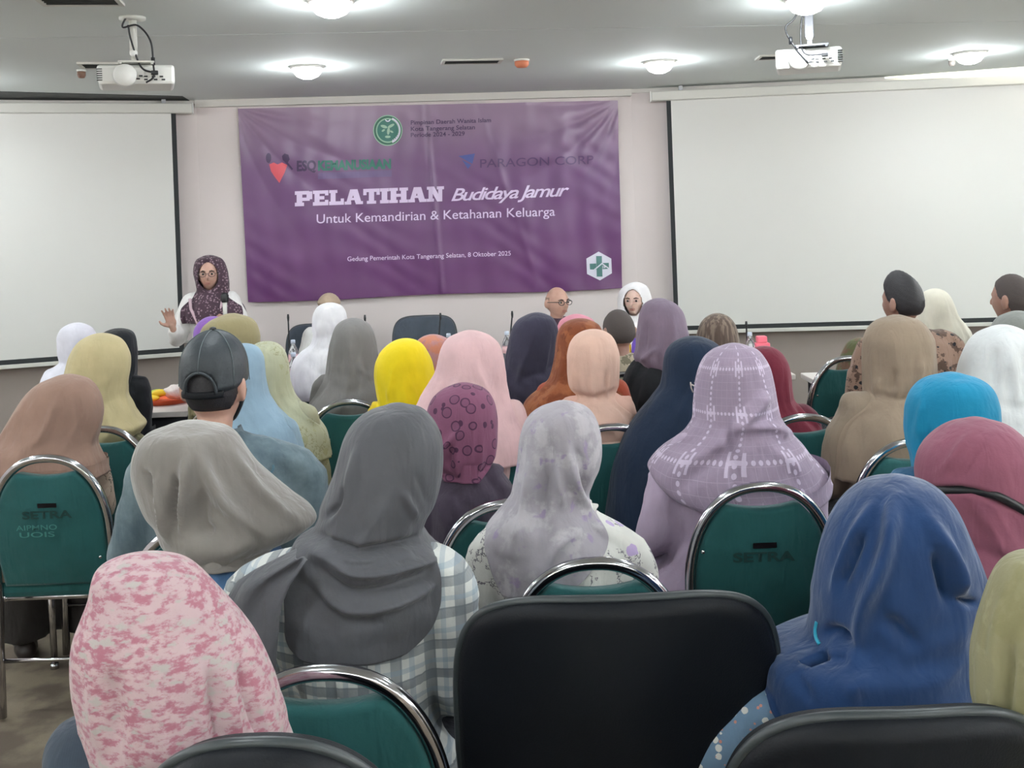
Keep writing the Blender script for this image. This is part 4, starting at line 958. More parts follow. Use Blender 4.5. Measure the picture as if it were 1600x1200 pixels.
    def scarf(s, rows, mat, seed=0, amp=.010, kf=5, hem=0, folds=(), face=None, push=True, nseg=96, nrow=72, bmax=.125, name='headscarf', facey=None, twist=6, ext=True, mess=0, yoff=0.0, label=None):
        """headscarf lofted through the outline rows (y, xl, xr) in pixels; folds: (points, width px, height m)"""
        want = sorted(rows); rows = list(want); bot = want[-1][0]
        for it in range(4):
            X, Y, Z, A, B, t, T, TH, ct_, st_, cth, z0 = s.ring_grid(rows, nseg, nrow, bmax, ext, yoff)
            if it == 3 or s.d > 1.7: break
            px, py = pix(np.stack([X.ravel(), Y.ravel(), Z.ravel()], 1)); px, py = px.reshape(X.shape), py.reshape(X.shape)
            dy = want[0][0]-(py.min()+.10*(want[min(2, len(want)-1)][0]-want[0][0])); rows2 = []
            PX, PY = [], []                              # densify along the rings' columns
            for f in np.linspace(0, 1, 4, endpoint=False): PX.append((px[:-1]*(1-f)+px[1:]*f).ravel()); PY.append((py[:-1]*(1-f)+py[1:]*f).ravel())
            PX, PY = np.concatenate(PX), np.concatenate(PY); ymax = PY.max()
            for k, (y, xl, xr) in enumerate(rows):
                wy, wl, wr_ = want[k]; band = np.abs(PY-wy) < 5
                if k == 0 or wy > ymax-8 or band.sum() < 4: rows2.append((y+dy*.7, xl, xr) if k == 0 else (y, xl, xr)); continue
                rows2.append((y, xl+np.clip(wl-PX[band].min(), -30, 30)*.8, xr+np.clip(wr_-PX[band].max(), -30, 30)*.8))
            cl = np.array([q[1]-r_[1] for q, r_ in zip(rows2, rows)]); cq = np.array([q[2]-r_[2] for q, r_ in zip(rows2, rows)])
            cl[:3] = cq[:3] = (cl[3]+cq[3])/2
            for _ in range(2): cl[1:-1] = (cl[:-2]+cl[1:-1]+cl[2:])/3; cq[1:-1] = (cq[:-2]+cq[1:-1]+cq[2:])/3
            rows2 = [(r_[0], r_[1]+p_, r_[2]+q_) for r_, p_, q_ in zip(rows, cl, cq)]
            rows = rows2
        tw = T+0.0; g_ = sst(.05, .26, T); kf = kf+3
        ph = kf*TH+twist*tw+1.3*np.sin(2*TH+seed)+.9*np.sin(9*tw+seed*2.1)+.5*np.sin(5*TH-seed)
        rid = 1-np.abs(np.sin(ph/2)); disp = 1.5*amp*g_*(rid**2-.3)+.0022*np.sin(T*95+5*np.abs(cth)+seed)*np.exp(-((T-.27)/.06)**2)
        ph2 = (kf*2+1)*TH-twist*1.7*tw+seed*3+1.1*np.sin(3*TH+seed); disp += amp*.35*g_*(1-np.abs(np.sin(ph2/2))-.4)
        disp += .0022*np.sin(7*TH+seed+12*T)*np.sin(23*T+3*np.sin(2*TH+seed))*sst(.03, .12, T)
        nx, ny = ct_/np.maximum(A[:, None], .02), st_/np.maximum(B[:, None], .02); nn = np.hypot(nx, ny)+1e-9; nx, ny = nx/nn, ny/nn
        # folds are kept off the side silhouettes
        disp = disp*(.35+.65*np.abs(ny))
        if folds:
            px, py = pix(np.stack([X.ravel(), Y.ravel(), Z.ravel()], 1)); px, py = px.reshape(X.shape), py.reshape(X.shape)
            bk = sst(.05, .5, -ny)
            for pts, wd, am in folds:
                pts = [(v.x, v.y) for v in catmull([(x_, y_, 0) for x_, y_ in pts], 4)] if len(pts) > 2 else pts
                best = np.full(px.shape, 1e9); tt = np.zeros(px.shape); n_ = len(pts)-1
                for i in range(n_):
                    (x0, y0), (x1, y1) = pts[i], pts[i+1]; L2 = (x1-x0)**2+(y1-y0)**2; u = np.clip(((px-x0)*(x1-x0)+(py-y0)*(y1-y0))/L2, 0, 1)
                    q = np.hypot(px-x0-u*(x1-x0), py-y0-u*(y1-y0)); k = q < best; best = np.where(k, q, best); tt = np.where(k, (i+u)/n_, tt)
                prof = np.exp(-(best/(wd*.85))**2); fade = sst(-.1, .35, tt)*sst(-.1, .3, 1-tt)*1.15; disp = disp+am*1.35*prof*fade*bk
        X = X+nx*disp; Y = Y+ny*disp
        if hem:                                          # the hem hangs lower in the middle of the back
            k = sst(.72, 1, T/t[-1]); Z = Z-hem*k*np.clip(-ny, 0, 1)**1.5
        V = np.stack([X.ravel()-s.root.x, Y.ravel()-s.root.y, Z.ravel()], 1); NR = nrow+1
        Fc = [(j*nseg+i, (j+1)*nseg+i, (j+1)*nseg+(i+1) % nseg, j*nseg+(i+1) % nseg) for j in range(NR-1) for i in range(nseg)]
        U = (TH/(2*np.pi)*1.1).ravel(); Vv = T.ravel()
        if push and hasattr(s, 'top'):                   # the cloth lies on the shoulders instead of sinking into them
            V = s.drape(V, (T.ravel() > .19), .010, sides=ny.ravel()); Gd = V.reshape(nrow+1, nseg, 3)
            kk = sst(.20, .27, t)[1:-1, None, None]
            for _ in range(3):
                av = (Gd[:-2]+Gd[2:]+np.roll(Gd, 1, 1)[1:-1]+np.roll(Gd, -1, 1)[1:-1])/4; Gd[1:-1] += .5*kk*(av-Gd[1:-1])
            V = s.drape(Gd.reshape(-1, 3), (T.ravel() > .19), .006, sides=ny.ravel())
        if push: V = s.keep_out(V, T.ravel())
        # turned-in hem gives the cloth its thickness
        last = V[(NR-1)*nseg:].copy(); inn = last.copy(); cen = last.mean(0); inn[:, :2] = cen[:2]+(inn[:, :2]-cen[:2])*(1-.006/np.maximum(np.linalg.norm(inn[:, :2]-cen[:2], axis=1), .05))[:, None]; up = inn.copy(); up[:, 2] += .05
        V = np.concatenate([V, inn, up]); b0 = NR*nseg
        for q in range(2):
            for i in range(nseg):
                a = (NR-1+q)*nseg; Fc.append((a+i, a+nseg+i, a+nseg+(i+1) % nseg, a+(i+1) % nseg))
        U = np.concatenate([U, U[-nseg:], U[-nseg:]]); Vv = np.concatenate([Vv, Vv[-nseg:], Vv[-nseg:]])
        # opening for the face
        yaw = s.face+s.hyaw if face is None else face; hc = s.warp([tuple(HC+Vector((0, 0, s.dz)))])[0]
        if not hasattr(s, 'noface'):
            fx, fy = -math.sin(yaw), math.cos(yaw); P = V-hc; fwd = P[:, 0]*fx+P[:, 1]*fy; lat = P[:, 0]*fy-P[:, 1]*fx
            ew, eh = getattr(s, 'fe', (.058, .082)); ins = (fwd > .02)&((lat/ew)**2+((P[:, 2]+.012)/eh)**2 < 1)
            Fc = [f for f in Fc if not all(ins[list(f)])]
            # pull the cloth's rim back towards the cheeks
            rr = np.sqrt((lat/ew)**2+((P[:, 2]+.012)/eh)**2); k = (fwd > .02)*np.exp(-((rr-1)/.35)**2)
            V[:, 0] -= fx*k*np.maximum(fwd-.066, 0)*.9; V[:, 1] -= fy*k*np.maximum(fwd-.066, 0)*.9
        me = arr_mesh(name, V, Fc); uvl = me.uv_layers.new(name='UVMap'); li = np.empty(len(me.loops), dtype=np.int32); me.loops.foreach_get('vertex_index', li)
        uv = np.stack([U[li], Vv[li]], 1); uvl.data.foreach_set('uv', uv.ravel().astype(np.float32))
        o = link(name, me, mat, s.o); s.scarf_o = o
        if label: o['label'] = label
        return o
    def keep_out(s, V, T, off=.005):                      # folds never sink below the head inside the scarf
        from mathutils.bvhtree import BVHTree
        me = s.bodyo.data; bv = BVHTree.FromPolygons([v.co for v in me.vertices], [tuple(q.vertices) for q in me.polygons]); V = V.copy()
        yaw = s.face+s.hyaw; hc = s.warp([tuple(HC+Vector((0, 0, s.dz)))])[0]; fwd = (V[:, 0]-hc[0])*-math.sin(yaw)+(V[:, 1]-hc[1])*math.cos(yaw)
        for i in np.nonzero((T > .01) & (T < .3) & (fwd < .03))[0]:
            q = Vector(V[i]); r = bv.find_nearest(q, .06)
            if r[0] is not None and (q-r[0]).dot(r[1]) < off: V[i] = r[0]+r[1]*off
        return V
    def drape(s, V, mask, off=.008, lim=.16, sides=None):
        from mathutils.bvhtree import BVHTree
        if not hasattr(s, 'bvh'):
            me = s.top.data; s.bvh = BVHTree.FromPolygons([v.co for v in me.vertices], [tuple(q.vertices) for q in me.polygons])
        V = V.copy()
        for i in np.nonzero(mask)[0]:
            q = Vector(V[i]); sg = -1 if (sides[i] if sides is not None else -1) < 0 else 1
            r = s.bvh.ray_cast(Vector((q.x, q.y+sg*.6, q.z)), Vector((0, -sg, 0)))
            if r[0] is not None and sg*(r[0].y-q.y) > -off and abs(r[0].y-q.y) < lim: V[i, 1] = r[0].y+sg*off
        return V
    def piece(s, name, bm, mat, parent=None):            # extra part drawn in the generic figure's own space
        bmesh.ops.recalc_face_normals(bm, faces=bm.faces); me = bpy.data.meshes.new(name); bm.to_mesh(me); bm.free(); return s.add(name, me, mat, parent=parent)
# ------------------------------------------------------------------ the people, back rows first
C = cloth
def sitter(label, s_, crown, rows, hmat, top, low='2c2e36', skin='skin', trows=None, hyaw=0, face=0, nod=0, bx=None, yl=0, seed=0, topname='blouse', tw=.86, **k):
    cxs = [(xl+xr)/2 for y, xl, xr in rows if .05 < (y-crown[1])/s_ < .17]
    if cxs: crown = (sum(cxs)/len(cxs), crown[1])
    p = Person(label, s_, crown, bx, skin, hyaw, face, nod, yl, tw=tw)
    if trows: p.fit_top(trows)
    if isinstance(top, str): top = C(top)
    p.body(top, C(low), topname, seed=seed, me=G_BODY_W); p.scarf(rows, hmat, seed=seed, **k); return p
sitter('seated woman in a white headscarf at the far left, her back to the picture edge', 290, (120, 506), [(507, 105, 130), (515, 94, 142), (530, 89, 149), (548, 90, 150), (565, 93, 146), (575, 80, 148), (590, 68, 150), (605, 62, 150)], C('e0dfea'), 'dcdce6', seed=1, hyaw=-.5)
sitter('seated woman in a plain black headscarf beside the pale yellow one', 310, (185, 516), [(517, 165, 200), (523, 156, 207), (535, 150, 211), (555, 149, 213), (580, 150, 213), (598, 156, 211), (615, 160, 210), (635, 162, 215), (660, 165, 225), (690, 150, 228)], C('1f2226'), '1c1e22', low='1a1c20', seed=2, hyaw=-.6, bx=160, tw=.72)
sitter('woman in a purple headscarf mostly hidden behind the olive one', 300, (330, 496), [(497, 318, 342), (505, 308, 352), (520, 302, 360), (545, 302, 362)], C('8d62b4'), '6a4a86', seed=3, bx=362, tw=.7)
sitter('woman in an olive khaki headscarf behind the black leather cap', 350, (358, 492), [(493, 345, 376), (500, 328, 392), (512, 315, 401), (530, 310, 405), (550, 309, 404), (575, 312, 398)], C('968c6a'), '7d7658', seed=4, kf=4, tw=.8, bx=365)
sitter('woman in a white headscarf and purple dress in front of the capped man', 285, (513, 476), [(476, 500, 528), (482, 493, 536), (495, 488, 541), (510, 487, 542), (525, 489, 540), (538, 484, 540), (548, 470, 542), (560, 460, 545), (580, 455, 548), (605, 458, 548), (622, 468, 545)], C('eeeef2'), '5c4088', seed=5, trows=[(560, 475, 545), (600, 462, 560), (650, 464, 570)], kf=4, amp=.014,
       folds=[([(500, 500), (496, 530)], 5, .008), ([(520, 495), (526, 530)], 4, .008), ([(490, 548), (540, 545)], 4, -.008), ([(492, 575), (515, 600)], 4, -.01)])
sitter('woman in a plain grey headscarf left of the yellow one', 350, (550, 499), [(500, 536, 563), (508, 525, 576), (520, 519, 583), (540, 514, 588), (565, 511, 592), (590, 508, 598), (610, 498, 600), (630, 484, 602), (650, 477, 600), (668, 485, 600)], C('7c7a79'), '6a6866', seed=6, kf=4,
       folds=[([(548, 510), (544, 600), (525, 650)], 7, .010), ([(562, 540), (575, 600), (585, 640)], 5, -.008), ([(560, 575), (580, 590)], 4, .006)])
sitter('woman in a dusty rose patterned headscarf behind the yellow and pink ones', 350, (674, 525), [(526, 660, 690), (533, 651, 702), (548, 646, 708), (570, 645, 710), (600, 645, 710)], C('ae7f80', 'blotch', 'b5745c', '9a6a74'), '8a5a5c', seed=7)
sitter('woman in a dark purple headscarf in front of the bald man with glasses', 330, (838, 491), [(492, 822, 854), (500, 808, 866), (515, 799, 872), (535, 794, 873), (555, 791, 871), (575, 789, 868), (600, 791, 862), (630, 794, 860)], C('3b394b'), '3a3648', seed=8, kf=4, low='22222a')
sitter('woman in a pink headscarf mostly hidden behind the rust coloured one', 300, (900, 493), [(494, 886, 915), (501, 875, 927), (515, 870, 934), (540, 868, 936)], C('d98fa0'), 'b06a7c', seed=9)
sitter('woman in a rust orange patterned headscarf behind the peach one', 380, (904, 501), [(502, 886, 925), (510, 876, 937), (525, 870, 943), (545, 868, 945), (570, 864, 944), (590, 858, 945), (603, 846, 955), (617, 828, 972), (630, 818, 985), (645, 816, 990)], C('82462c', 'blotch', '935838', '703a24'), 'a04a34', seed=10, amp=.007)
# man with short greying hair and a patterned collar
p = Person('man with short greying hair and a patterned collar, seen from behind', 318, (967, 481), skin='skin_dark', hyaw=.35); p.body(C('a89c88', 'batik', '6c6654', 'c8beac'), C('33333a'), 'shirt', 'trousers'); p.add('hair', G_HAIR_SHORT, M['greyhair'])
sitter('woman in a mauve grey headscarf and black top left of the right screen', 362, (1030, 469), [(469, 1016, 1044), (477, 1005, 1058), (492, 999, 1069), (515, 996, 1075), (535, 994, 1078), (555, 990, 1074), (567, 994, 1066), (585, 1002, 1062), (605, 1008, 1055), (625, 1014, 1048)], C('807182'), '1e2024', low='1c1c20', seed=11, kf=4, ext=False, push=False, trows=[(560, 985, 1062), (590, 972, 1062), (630, 962, 1062)],
       folds=[([(1010, 500), (1005, 555)], 5, -.008), ([(1035, 540), (1000, 565)], 5, .010), ([(1050, 490), (1055, 560)], 5, .007)])
sitter('woman in a dark brown streaked headscarf below the corner of the right screen', 310, (1121, 491), [(492, 1110, 1133), (498, 1101, 1142), (510, 1093, 1150), (530, 1088, 1155), (560, 1085, 1158)], C('5e5048', 'streak', '7d6e62'), '3c3430', seed=12, kf=7)
sitter('woman in a maroon headscarf right of the lavender patterned one', 407, (1196, 544), [(545, 1178, 1212), (555, 1168, 1224), (575, 1160, 1234), (600, 1158, 1238), (622, 1160, 1240), (640, 1158, 1250), (655, 1155, 1266), (672, 1150, 1280)], C('74283a'), '5c2030', seed=13, kf=4)
# right side
p = Person('man in a brown and black batik shirt, dark hair swept up, head turned left', 340, (1412, 428), skin='skin_dark', hyaw=.55); p.fit_top([(500, 1385, 1450), (512, 1350, 1490), (540, 1335, 1508), (580, 1325, 1520), (620, 1320, 1522)]); p.body(C('94796a', 'batik', '57443a', '242428', scale=1.3), C('26262c'), 'shirt', 'trousers', seed=3); p.add('hair', G_HAIR_QUIFF, M['hair'])
sitter('woman in a cream white headscarf behind the batik shirt', 312, (1462, 453), [(453, 1452, 1472), (460, 1442, 1482), (475, 1436, 1490), (495, 1434, 1498), (515, 1436, 1512), (535, 1436, 1522), (560, 1436, 1528)], C('e2dece'), 'd8d2c0', seed=14, kf=5, amp=.012)
p = Person('man with short dark hair at the right edge in front of the screen', 330, (1584, 426), skin='skin_dark', hyaw=.6); p.body(C('50545a'), C('26262c'), 'shirt', 'trousers', seed=5); p.add('hair', G_HAIR, M['greyhair'])
sitter('woman in a grey headscarf at the right edge below the dark haired man', 395, (1592, 489), [(489, 1578, 1608), (496, 1564, 1620), (510, 1554, 1630), (530, 1548, 1638), (560, 1546, 1642)], C('8c8f8b'), '6e706e', seed=15)
sitter('woman in an olive and brown patterned headscarf on the far green chair', 300, (1345, 529), [(530, 1335, 1356), (537, 1325, 1366), (550, 1318, 1372), (565, 1312, 1378), (585, 1306, 1384), (605, 1303, 1390), (640, 1306, 1392)], C('5c6040', 'blotch', '6a5040', '4a3a2c'), C('5a4436', 'blotch', '3c3a2c', '7a5c48'), seed=16)
sitter('woman in a large white headscarf at the right edge', 460, (1568, 511), [(512, 1550, 1590), (522, 1530, 1607), (540, 1515, 1620), (565, 1505, 1628), (590, 1500, 1632), (620, 1500, 1636), (660, 1496, 1642), (710, 1494, 1650)], C('dfe3e4'), 'd2d6d8', seed=17, kf=4,
       folds=[([(1555, 540), (1552, 620)], 8, -.010), ([(1580, 540), (1590, 640)], 8, .010)])
sitter('woman in a beige brown headscarf and coat left of the turquoise one', 458, (1402, 495), [(495, 1388, 1418), (501, 1372, 1436), (515, 1358, 1450), (535, 1351, 1460), (560, 1350, 1463), (585, 1351, 1463), (605, 1352, 1460), (618, 1352, 1452), (630, 1342, 1455), (645, 1322, 1465), (665, 1308, 1475), (700, 1300, 1480), (740, 1298, 1480)], C('938270'), C('8b7c6b'), seed=18, kf=5, amp=.012,
       trows=[(640, 1310, 1480), (670, 1290, 1490), (720, 1284, 1500), (780, 1284, 1505)],
       folds=[([(1400, 575), (1395, 612)], 5, -.012), ([(1375, 590), (1370, 615)], 4, .012), ([(1440, 560), (1432, 612)], 6, .010), ([(1350, 622), (1455, 622)], 5, -.012), ([(1340, 660), (1350, 740)], 7, -.008)])
# middle
sitter('woman in a bright yellow headscarf', 400, (631, 532), [(533, 614, 650), (540, 603, 660), (552, 592, 668), (570, 585, 676), (590, 584, 680), (610, 587, 684), (630, 590, 690), (660, 590, 694)], C('ecd21c'), 'd8bc18', seed=19, kf=5, amp=.009, bx=648, tw=.7,
       folds=[([(615, 570), (606, 630)], 5, .007), ([(640, 590), (655, 640)], 5, .007)])
sitter('woman in a light pink headscarf right of the yellow one', 435, (733, 519), [(520, 716, 752), (527, 700, 767), (540, 690, 780), (560, 684, 787), (580, 679, 790), (600, 668, 792), (620, 656, 797), (640, 647, 803), (665, 645, 815), (690, 650, 825), (720, 655, 822)], C('ddb8ba'), 'dcb9b8', low='b89a98', seed=20, kf=4, amp=.010,
       folds=[([(740, 560), (760, 620), (775, 700)], 8, .010), ([(700, 600), (670, 650)], 7, -.008)])
sitter('woman in a peach headscarf tied at the neck', 420, (926, 519), [(519, 907, 946), (526, 897, 956), (540, 889, 964), (560, 886, 969), (580, 886, 969), (598, 888, 968), (610, 893, 966), (619, 902, 960), (626, 898, 962), (636, 890, 975), (648, 886, 990), (662, 890, 998), (680, 895, 1000)], C('ddb9a8'), 'd8b0a0', low='b89a98', seed=21, tw=.66, kf=5, amp=.009,
       folds=[([(888, 612), (925, 622), (965, 608)], 4, -.014), ([(948, 580), (950, 612)], 3, -.010), ([(925, 628), (935, 665)], 4, -.009), ([(950, 628), (975, 660)], 4, .009), ([(905, 630), (900, 665)], 4, .007)])
sitter('woman in a long navy headscarf left of the lavender patterned one', 440, (1082, 530), [(530, 1062, 1105), (538, 1049, 1120), (552, 1040, 1132), (575, 1036, 1138), (598, 1032, 1138), (618, 1018, 1140), (640, 1000, 1142), (665, 982, 1145), (690, 970, 1148), (720, 960, 1150), (760, 953, 1152), (800, 947, 1150), (845, 942, 1148)], C('1a2a40'), '1c2a40', low='18202e', seed=22, kf=4, amp=.008)
sitter('woman in a light blue headscarf behind the denim jacket', 450, (378, 540), [(541, 360, 396), (548, 348, 404), (565, 336, 411), (590, 334, 413), (615, 336, 418), (635, 345, 430), (655, 350, 448), (675, 352, 464), (700, 356, 470)], C('8aa4b6'), '869fae', seed=23, amp=.008)
sitter('woman in a sage green patterned headscarf behind the light blue one', 400, (414, 536), [(537, 398, 430), (543, 388, 438), (556, 382, 446), (575, 380, 450), (595, 382, 452), (615, 386, 458), (635, 390, 472), (655, 395, 492), (680, 400, 510), (715, 410, 518)], C('b0b39a', 'sprig', '8c8c6c', 'a0a283'), C('a8a890', 'sprig', '7c7a5c', '9c9c7c'), seed=24)
sitter('woman in a pale yellow headscarf and olive top at the left', 375, (155, 524), [(525, 136, 174), (532, 124, 186), (545, 114, 195), (562, 107, 200), (585, 102, 199), (605, 99, 196), (620, 96, 196), (640, 92, 203), (655, 90, 212), (668, 88, 222), (680, 92, 214), (695, 100, 200)], C('beb189'), C('5d5a42', 'blotch', '6f6b50', '4c4a38'), seed=25, kf=4, ext=False, bmax=.15, nseg=130, nrow=100, trows=[(640, 125, 178), (660, 118, 185), (676, 106, 206), (690, 90, 228), (720, 80, 238), (760, 80, 240)])
sitter('woman in a dusty brown headscarf on the chair at the left edge', 434, (100, 589), [(590, 80, 122), (597, 62, 136), (610, 45, 147), (628, 30, 155), (650, 16, 158), (670, 4, 154), (690, -8, 148), (708, -20, 150), (725, -30, 158), (745, -34, 165)], C('987b6d'), C('bfa896', 'sprig', '2c2a2a', 'c9b5a2'), low='2e2a28', seed=26, kf=5, bx=80, ext=False, face=.45,
       trows=[(700, 0, 140), (730, -20, 160), (780, -25, 172), (850, -20, 172)], folds=[([(90, 620), (60, 700)], 6, .010), ([(120, 610), (130, 690)], 5, -.007)])
sitter('woman in a mauve headscarf with dark circles and a plum top', 550, (722, 602), [(603, 704, 742), (609, 690, 756), (622, 675, 768), (640, 667, 775), (665, 664, 778), (690, 664, 778), (712, 668, 776), (728, 676, 768), (738, 688, 758), (744, 695, 750)], C('7e4f68', 'circles', '4a2b44', '5d3a54', sheen=.05), C('433a48'), low='2c2a30', seed=27, ext=False,
       trows=[(740, 690, 790), (765, 660, 805), (800, 650, 805), (850, 645, 805), (900, 645, 800)], bx=735, folds=[([(722, 665), (690, 710), (680, 735)], 8, .014), ([(705, 690), (700, 730)], 5, -.008)])
# ------------------------------------------------------------------ foreground people
p = Person('man in a black leather cap and denim jacket, seen from behind', 580, (330, 522), skin='skin', hyaw=-.12); p.zc -= .008; p.zs = p.zc/1.26
p.fit_top([(650, 290, 395), (672, 262, 415), (690, 232, 440), (710, 205, 490), (740, 190, 512), (790, 180, 518), (850, 165, 515), (930, 160, 510)])
dn = C('566871', 'denim', '76878d', '37444c', rough=.85)
p.body(dn, C('2a3038'), 'jacket', 'trousers', seed=1); p.add('hair', G_HAIR_SHORT, M['hair'])
bm = bmesh.new()                                        # denim collar
R_ = []
for j, (z, a, b_) in enumerate(((.985, .10, .085), (1.01, .082, .072), (1.04, .066, .064), (1.045, .074, .072), (1.005, .10, .088), (.98, .118, .10))):
    R_.append([bm.verts.new((a*math.cos(t), -.002+b_*math.sin(t), z)) for t in [math.radians(-215+250*k/30) for k in range(31)]])
for j in range(5):
    for k in range(30): bm.faces.new((R_[j][k], R_[j][k+1], R_[j+1][k+1], R_[j+1][k]))
p.piece('collar', bm, dn, p.top)
bm = bmesh.new()
for s_ in (-1, 1): tube(bm, [(s_*.10, -.118, .90), (s_*.135, -.085, .95), (s_*.15, -.02, .985)], .003, 6)
tube(bm, [(-.15, -.122, .90), (0, -.126, .895), (.15, -.122, .90)], .003, 6); p.piece('seam', bm, C('4c6b78'), p.top)
# cap: six panels, band, strap with opening, button, peak
capm = plain('cap_leather', (44, 51, 56), .55, bump=.25, bscale=60); capm2 = plain('cap_seam', (96, 106, 108), .6)
def cap_test(D):
    x, y, z = D[:, 0], D[:, 1], D[:, 2]; base = z-(-.02+.10*y); hole = ((x/.50)**2+((z+.02)/.36)**2 < 1) & (y < 0); return np.where(hole, -1, base)
cm = head_shell(cap_test, .014, 0, 0, extra=lambda D: .014*sst(.1, .8, D[:, 2]), n=96, m_=72); cap_o = p.add('cap', cm, capm)
for k in range(3):
    a = math.radians(30+60*k+0); 
    D = np.array([(math.cos(a)*math.cos(e_), math.sin(a)*math.cos(e_), math.sin(e_)) for e_ in np.linspace(.05, math.pi-.05, 40)]); D = D[(cap_test(D) > .02)]
    Q = headpt(D, 0)+D*(.0150+.014*sst(.1, .8, D[:, 2]))[:, None]+np.array(HC); bm = bmesh.new(); tube(bm, [tuple(q) for q in Q], .0012, 6); p.piece('cap_seam', bm, capm2, cap_o)
bm = bmesh.new(); ell(bm, HC+Vector((0, 0, .142)), (.010, .010, .006), 12, 8); p.piece('cap_button', bm, M['black'], cap_o)
bm = bmesh.new(); D = np.array([(math.sin(t), -math.cos(t), -.06-.02*math.cos(t)) for t in np.linspace(-.75, .75, 24)]); Q = headpt(D/np.linalg.norm(D, axis=1, keepdims=True), .013)+np.array(HC)
tube(bm, [tuple(q) for q in Q], [(.009, .002)]*24, 8, ref=(0, 0, 1)); p.piece('cap_strap', bm, M['leather'], cap_o)
bm = bmesh.new(); A_ = [2*math.pi*0]; D = np.array([(.5*math.cos(t), -math.sqrt(max(0, 1-.25*math.cos(t)**2-(-.02+.36*math.sin(t))**2)), -.02+.36*math.sin(t)) for t in np.linspace(-.1, math.pi+.1, 30)]); Q = headpt(D, .0165)+np.array(HC); tube(bm, [tuple(q) for q in Q], .004, 8); p.piece('cap_opening_trim', bm, capm, cap_o)
bm = bmesh.new(); R_ = []                                # peak at the front
for r_, z_ in ((0, .012), (.035, .006), (.065, -.004), (.07, -.008), (.065, -.009), (.03, 0), (0, .006)):
    R_.append([bm.verts.new(HC+Vector((.078*math.sin(t)*(1-r_*1.2), .090*math.cos(t)*1.05+r_*1.0*max(0, math.cos(t*1.15))+.006, .012+z_))) for t in np.linspace(-1.15, 1.15, 20)])
for a, b_ in zip(R_[:-1], R_[1:]):
    for k in range(19): bm.faces.new((a[k], a[k+1], b_[k+1], b_[k]))
p.piece('cap_peak', bm, capm, cap_o)
p.add('face_mask', head_shell(lambda D: np.minimum(D[:, 1]-.12, np.minimum(-.02-D[:, 2], D[:, 2]+.9)), .009, 0, 0), M['black'])
p = sitter('woman leaning forward under a fuzzy grey taupe headscarf, in blue denim', 720, (290, 668), [(668, 250, 332), (674, 232, 352), (686, 218, 367), (705, 209, 380), (730, 205, 398), (755, 208, 425), (780, 216, 456), (803, 228, 486), (820, 242, 492), (838, 250, 470), (855, 262, 430), (872, 272, 400)],
       C('85807b', sheen=.4), C('3c5a7c', 'denim', '5478a0', '2c4460'), seed=28, kf=3, amp=.004, ext=False, bx=345, nseg=140, nrow=110, trows=[(830, 280, 420), (860, 270, 440), (900, 262, 450), (980, 255, 455)], hyaw=.25, topname='denim_shirt',
       folds=[([(292, 700), (288, 760), (285, 830)], 9, .020), ([(305, 700), (345, 780), (405, 845)], 11, .024), ([(240, 745), (258, 790), (262, 845)], 9, .020), ([(275, 740), (272, 830)], 7, -.020), ([(320, 760), (315, 820), (335, 835)], 13, -.018), ([(350, 790), (420, 860)], 8, -.016), ([(360, 700), (400, 760), (470, 820)], 10, .012), ([(225, 735), (250, 780)], 6, -.012)])
p = sitter('woman in a dark grey satin headscarf and a checked shirt', 800, (617, 635), [(636, 596, 640), (642, 576, 658), (655, 556, 672), (672, 542, 683), (692, 533, 690), (715, 527, 692), (740, 520, 691), (765, 510, 687), (790, 500, 680), (812, 495, 668), (826, 488, 662), (838, 466, 664), (850, 456, 672), (862, 455, 684), (878, 457, 691), (900, 461, 694), (925, 463, 693), (950, 462, 686), (972, 470, 672), (990, 492, 645)],
       C('55565b', rough=.62), C('d6d8d4', 'plaid', '70777d', '8096a8', sheen=.1), seed=29, kf=3, amp=.004, ext=False, hem=.01, nseg=160, nrow=140, topname='checked_shirt',
       trows=[(845, 500, 660), (866, 400, 710), (890, 355, 738), (925, 340, 752), (980, 345, 752), (1060, 400, 742), (1200, 440, 745)],
       folds=[([(540, 760), (530, 790), (505, 812)], 7, -.014), ([(560, 690), (545, 770), (515, 815)], 9, .010), ([(628, 765), (652, 812)], 7, .007), ([(650, 740), (672, 790)], 7, -.003),
              ([(492, 835), (560, 862), (640, 848), (668, 835)], 7, -.022), ([(480, 850), (560, 895), (650, 880), (690, 862)], 8, .016), ([(475, 870), (550, 925), (640, 910), (688, 885)], 7, -.014), ([(470, 885), (540, 950), (630, 940), (685, 905)], 7, .012), ([(468, 910), (530, 968), (600, 968)], 6, -.010), ([(458, 850), (452, 920), (458, 985)], 6, -.020), ([(462, 845), (470, 930), (490, 985)], 8, .012), ([(500, 840), (545, 872), (600, 875)], 5, .010)])
bm = bmesh.new(); NJ, NI = 30, 14; gr = []               # the scarf's long loose end on the left shoulder
for j in range(NJ+1):
    y = 834+(1062-834)*j/NJ; xl = np.interp(y, (834, 845, 865, 880, 910, 960, 1010, 1040, 1062), (478, 455, 415, 392, 374, 369, 384, 404, 415)); xr = np.interp(y, (834, 870, 900, 1062), (505, 480, 468, 450)); row = []
    for i in range(NI+1):
        q = W(xl+(xr-xl)*i/NI, y, p.d); dep = p.d-.158-.012*math.sin(i/NI*7+j*.12)+.06*(1-sst(0, .45, i/NI)); row.append((q.x-p.root.x, dep-p.root.y, q.z))
    gr.append(row)
V1 = [tuple(v) for v in p.drape(np.array([v for r_ in gr for v in r_]), np.ones(len(gr)*len(gr[0]), bool), .016, .12)]; V2 = [(a, b_+.007, c_) for a, b_, c_ in V1]; n_ = len(V1); w_ = NI+1
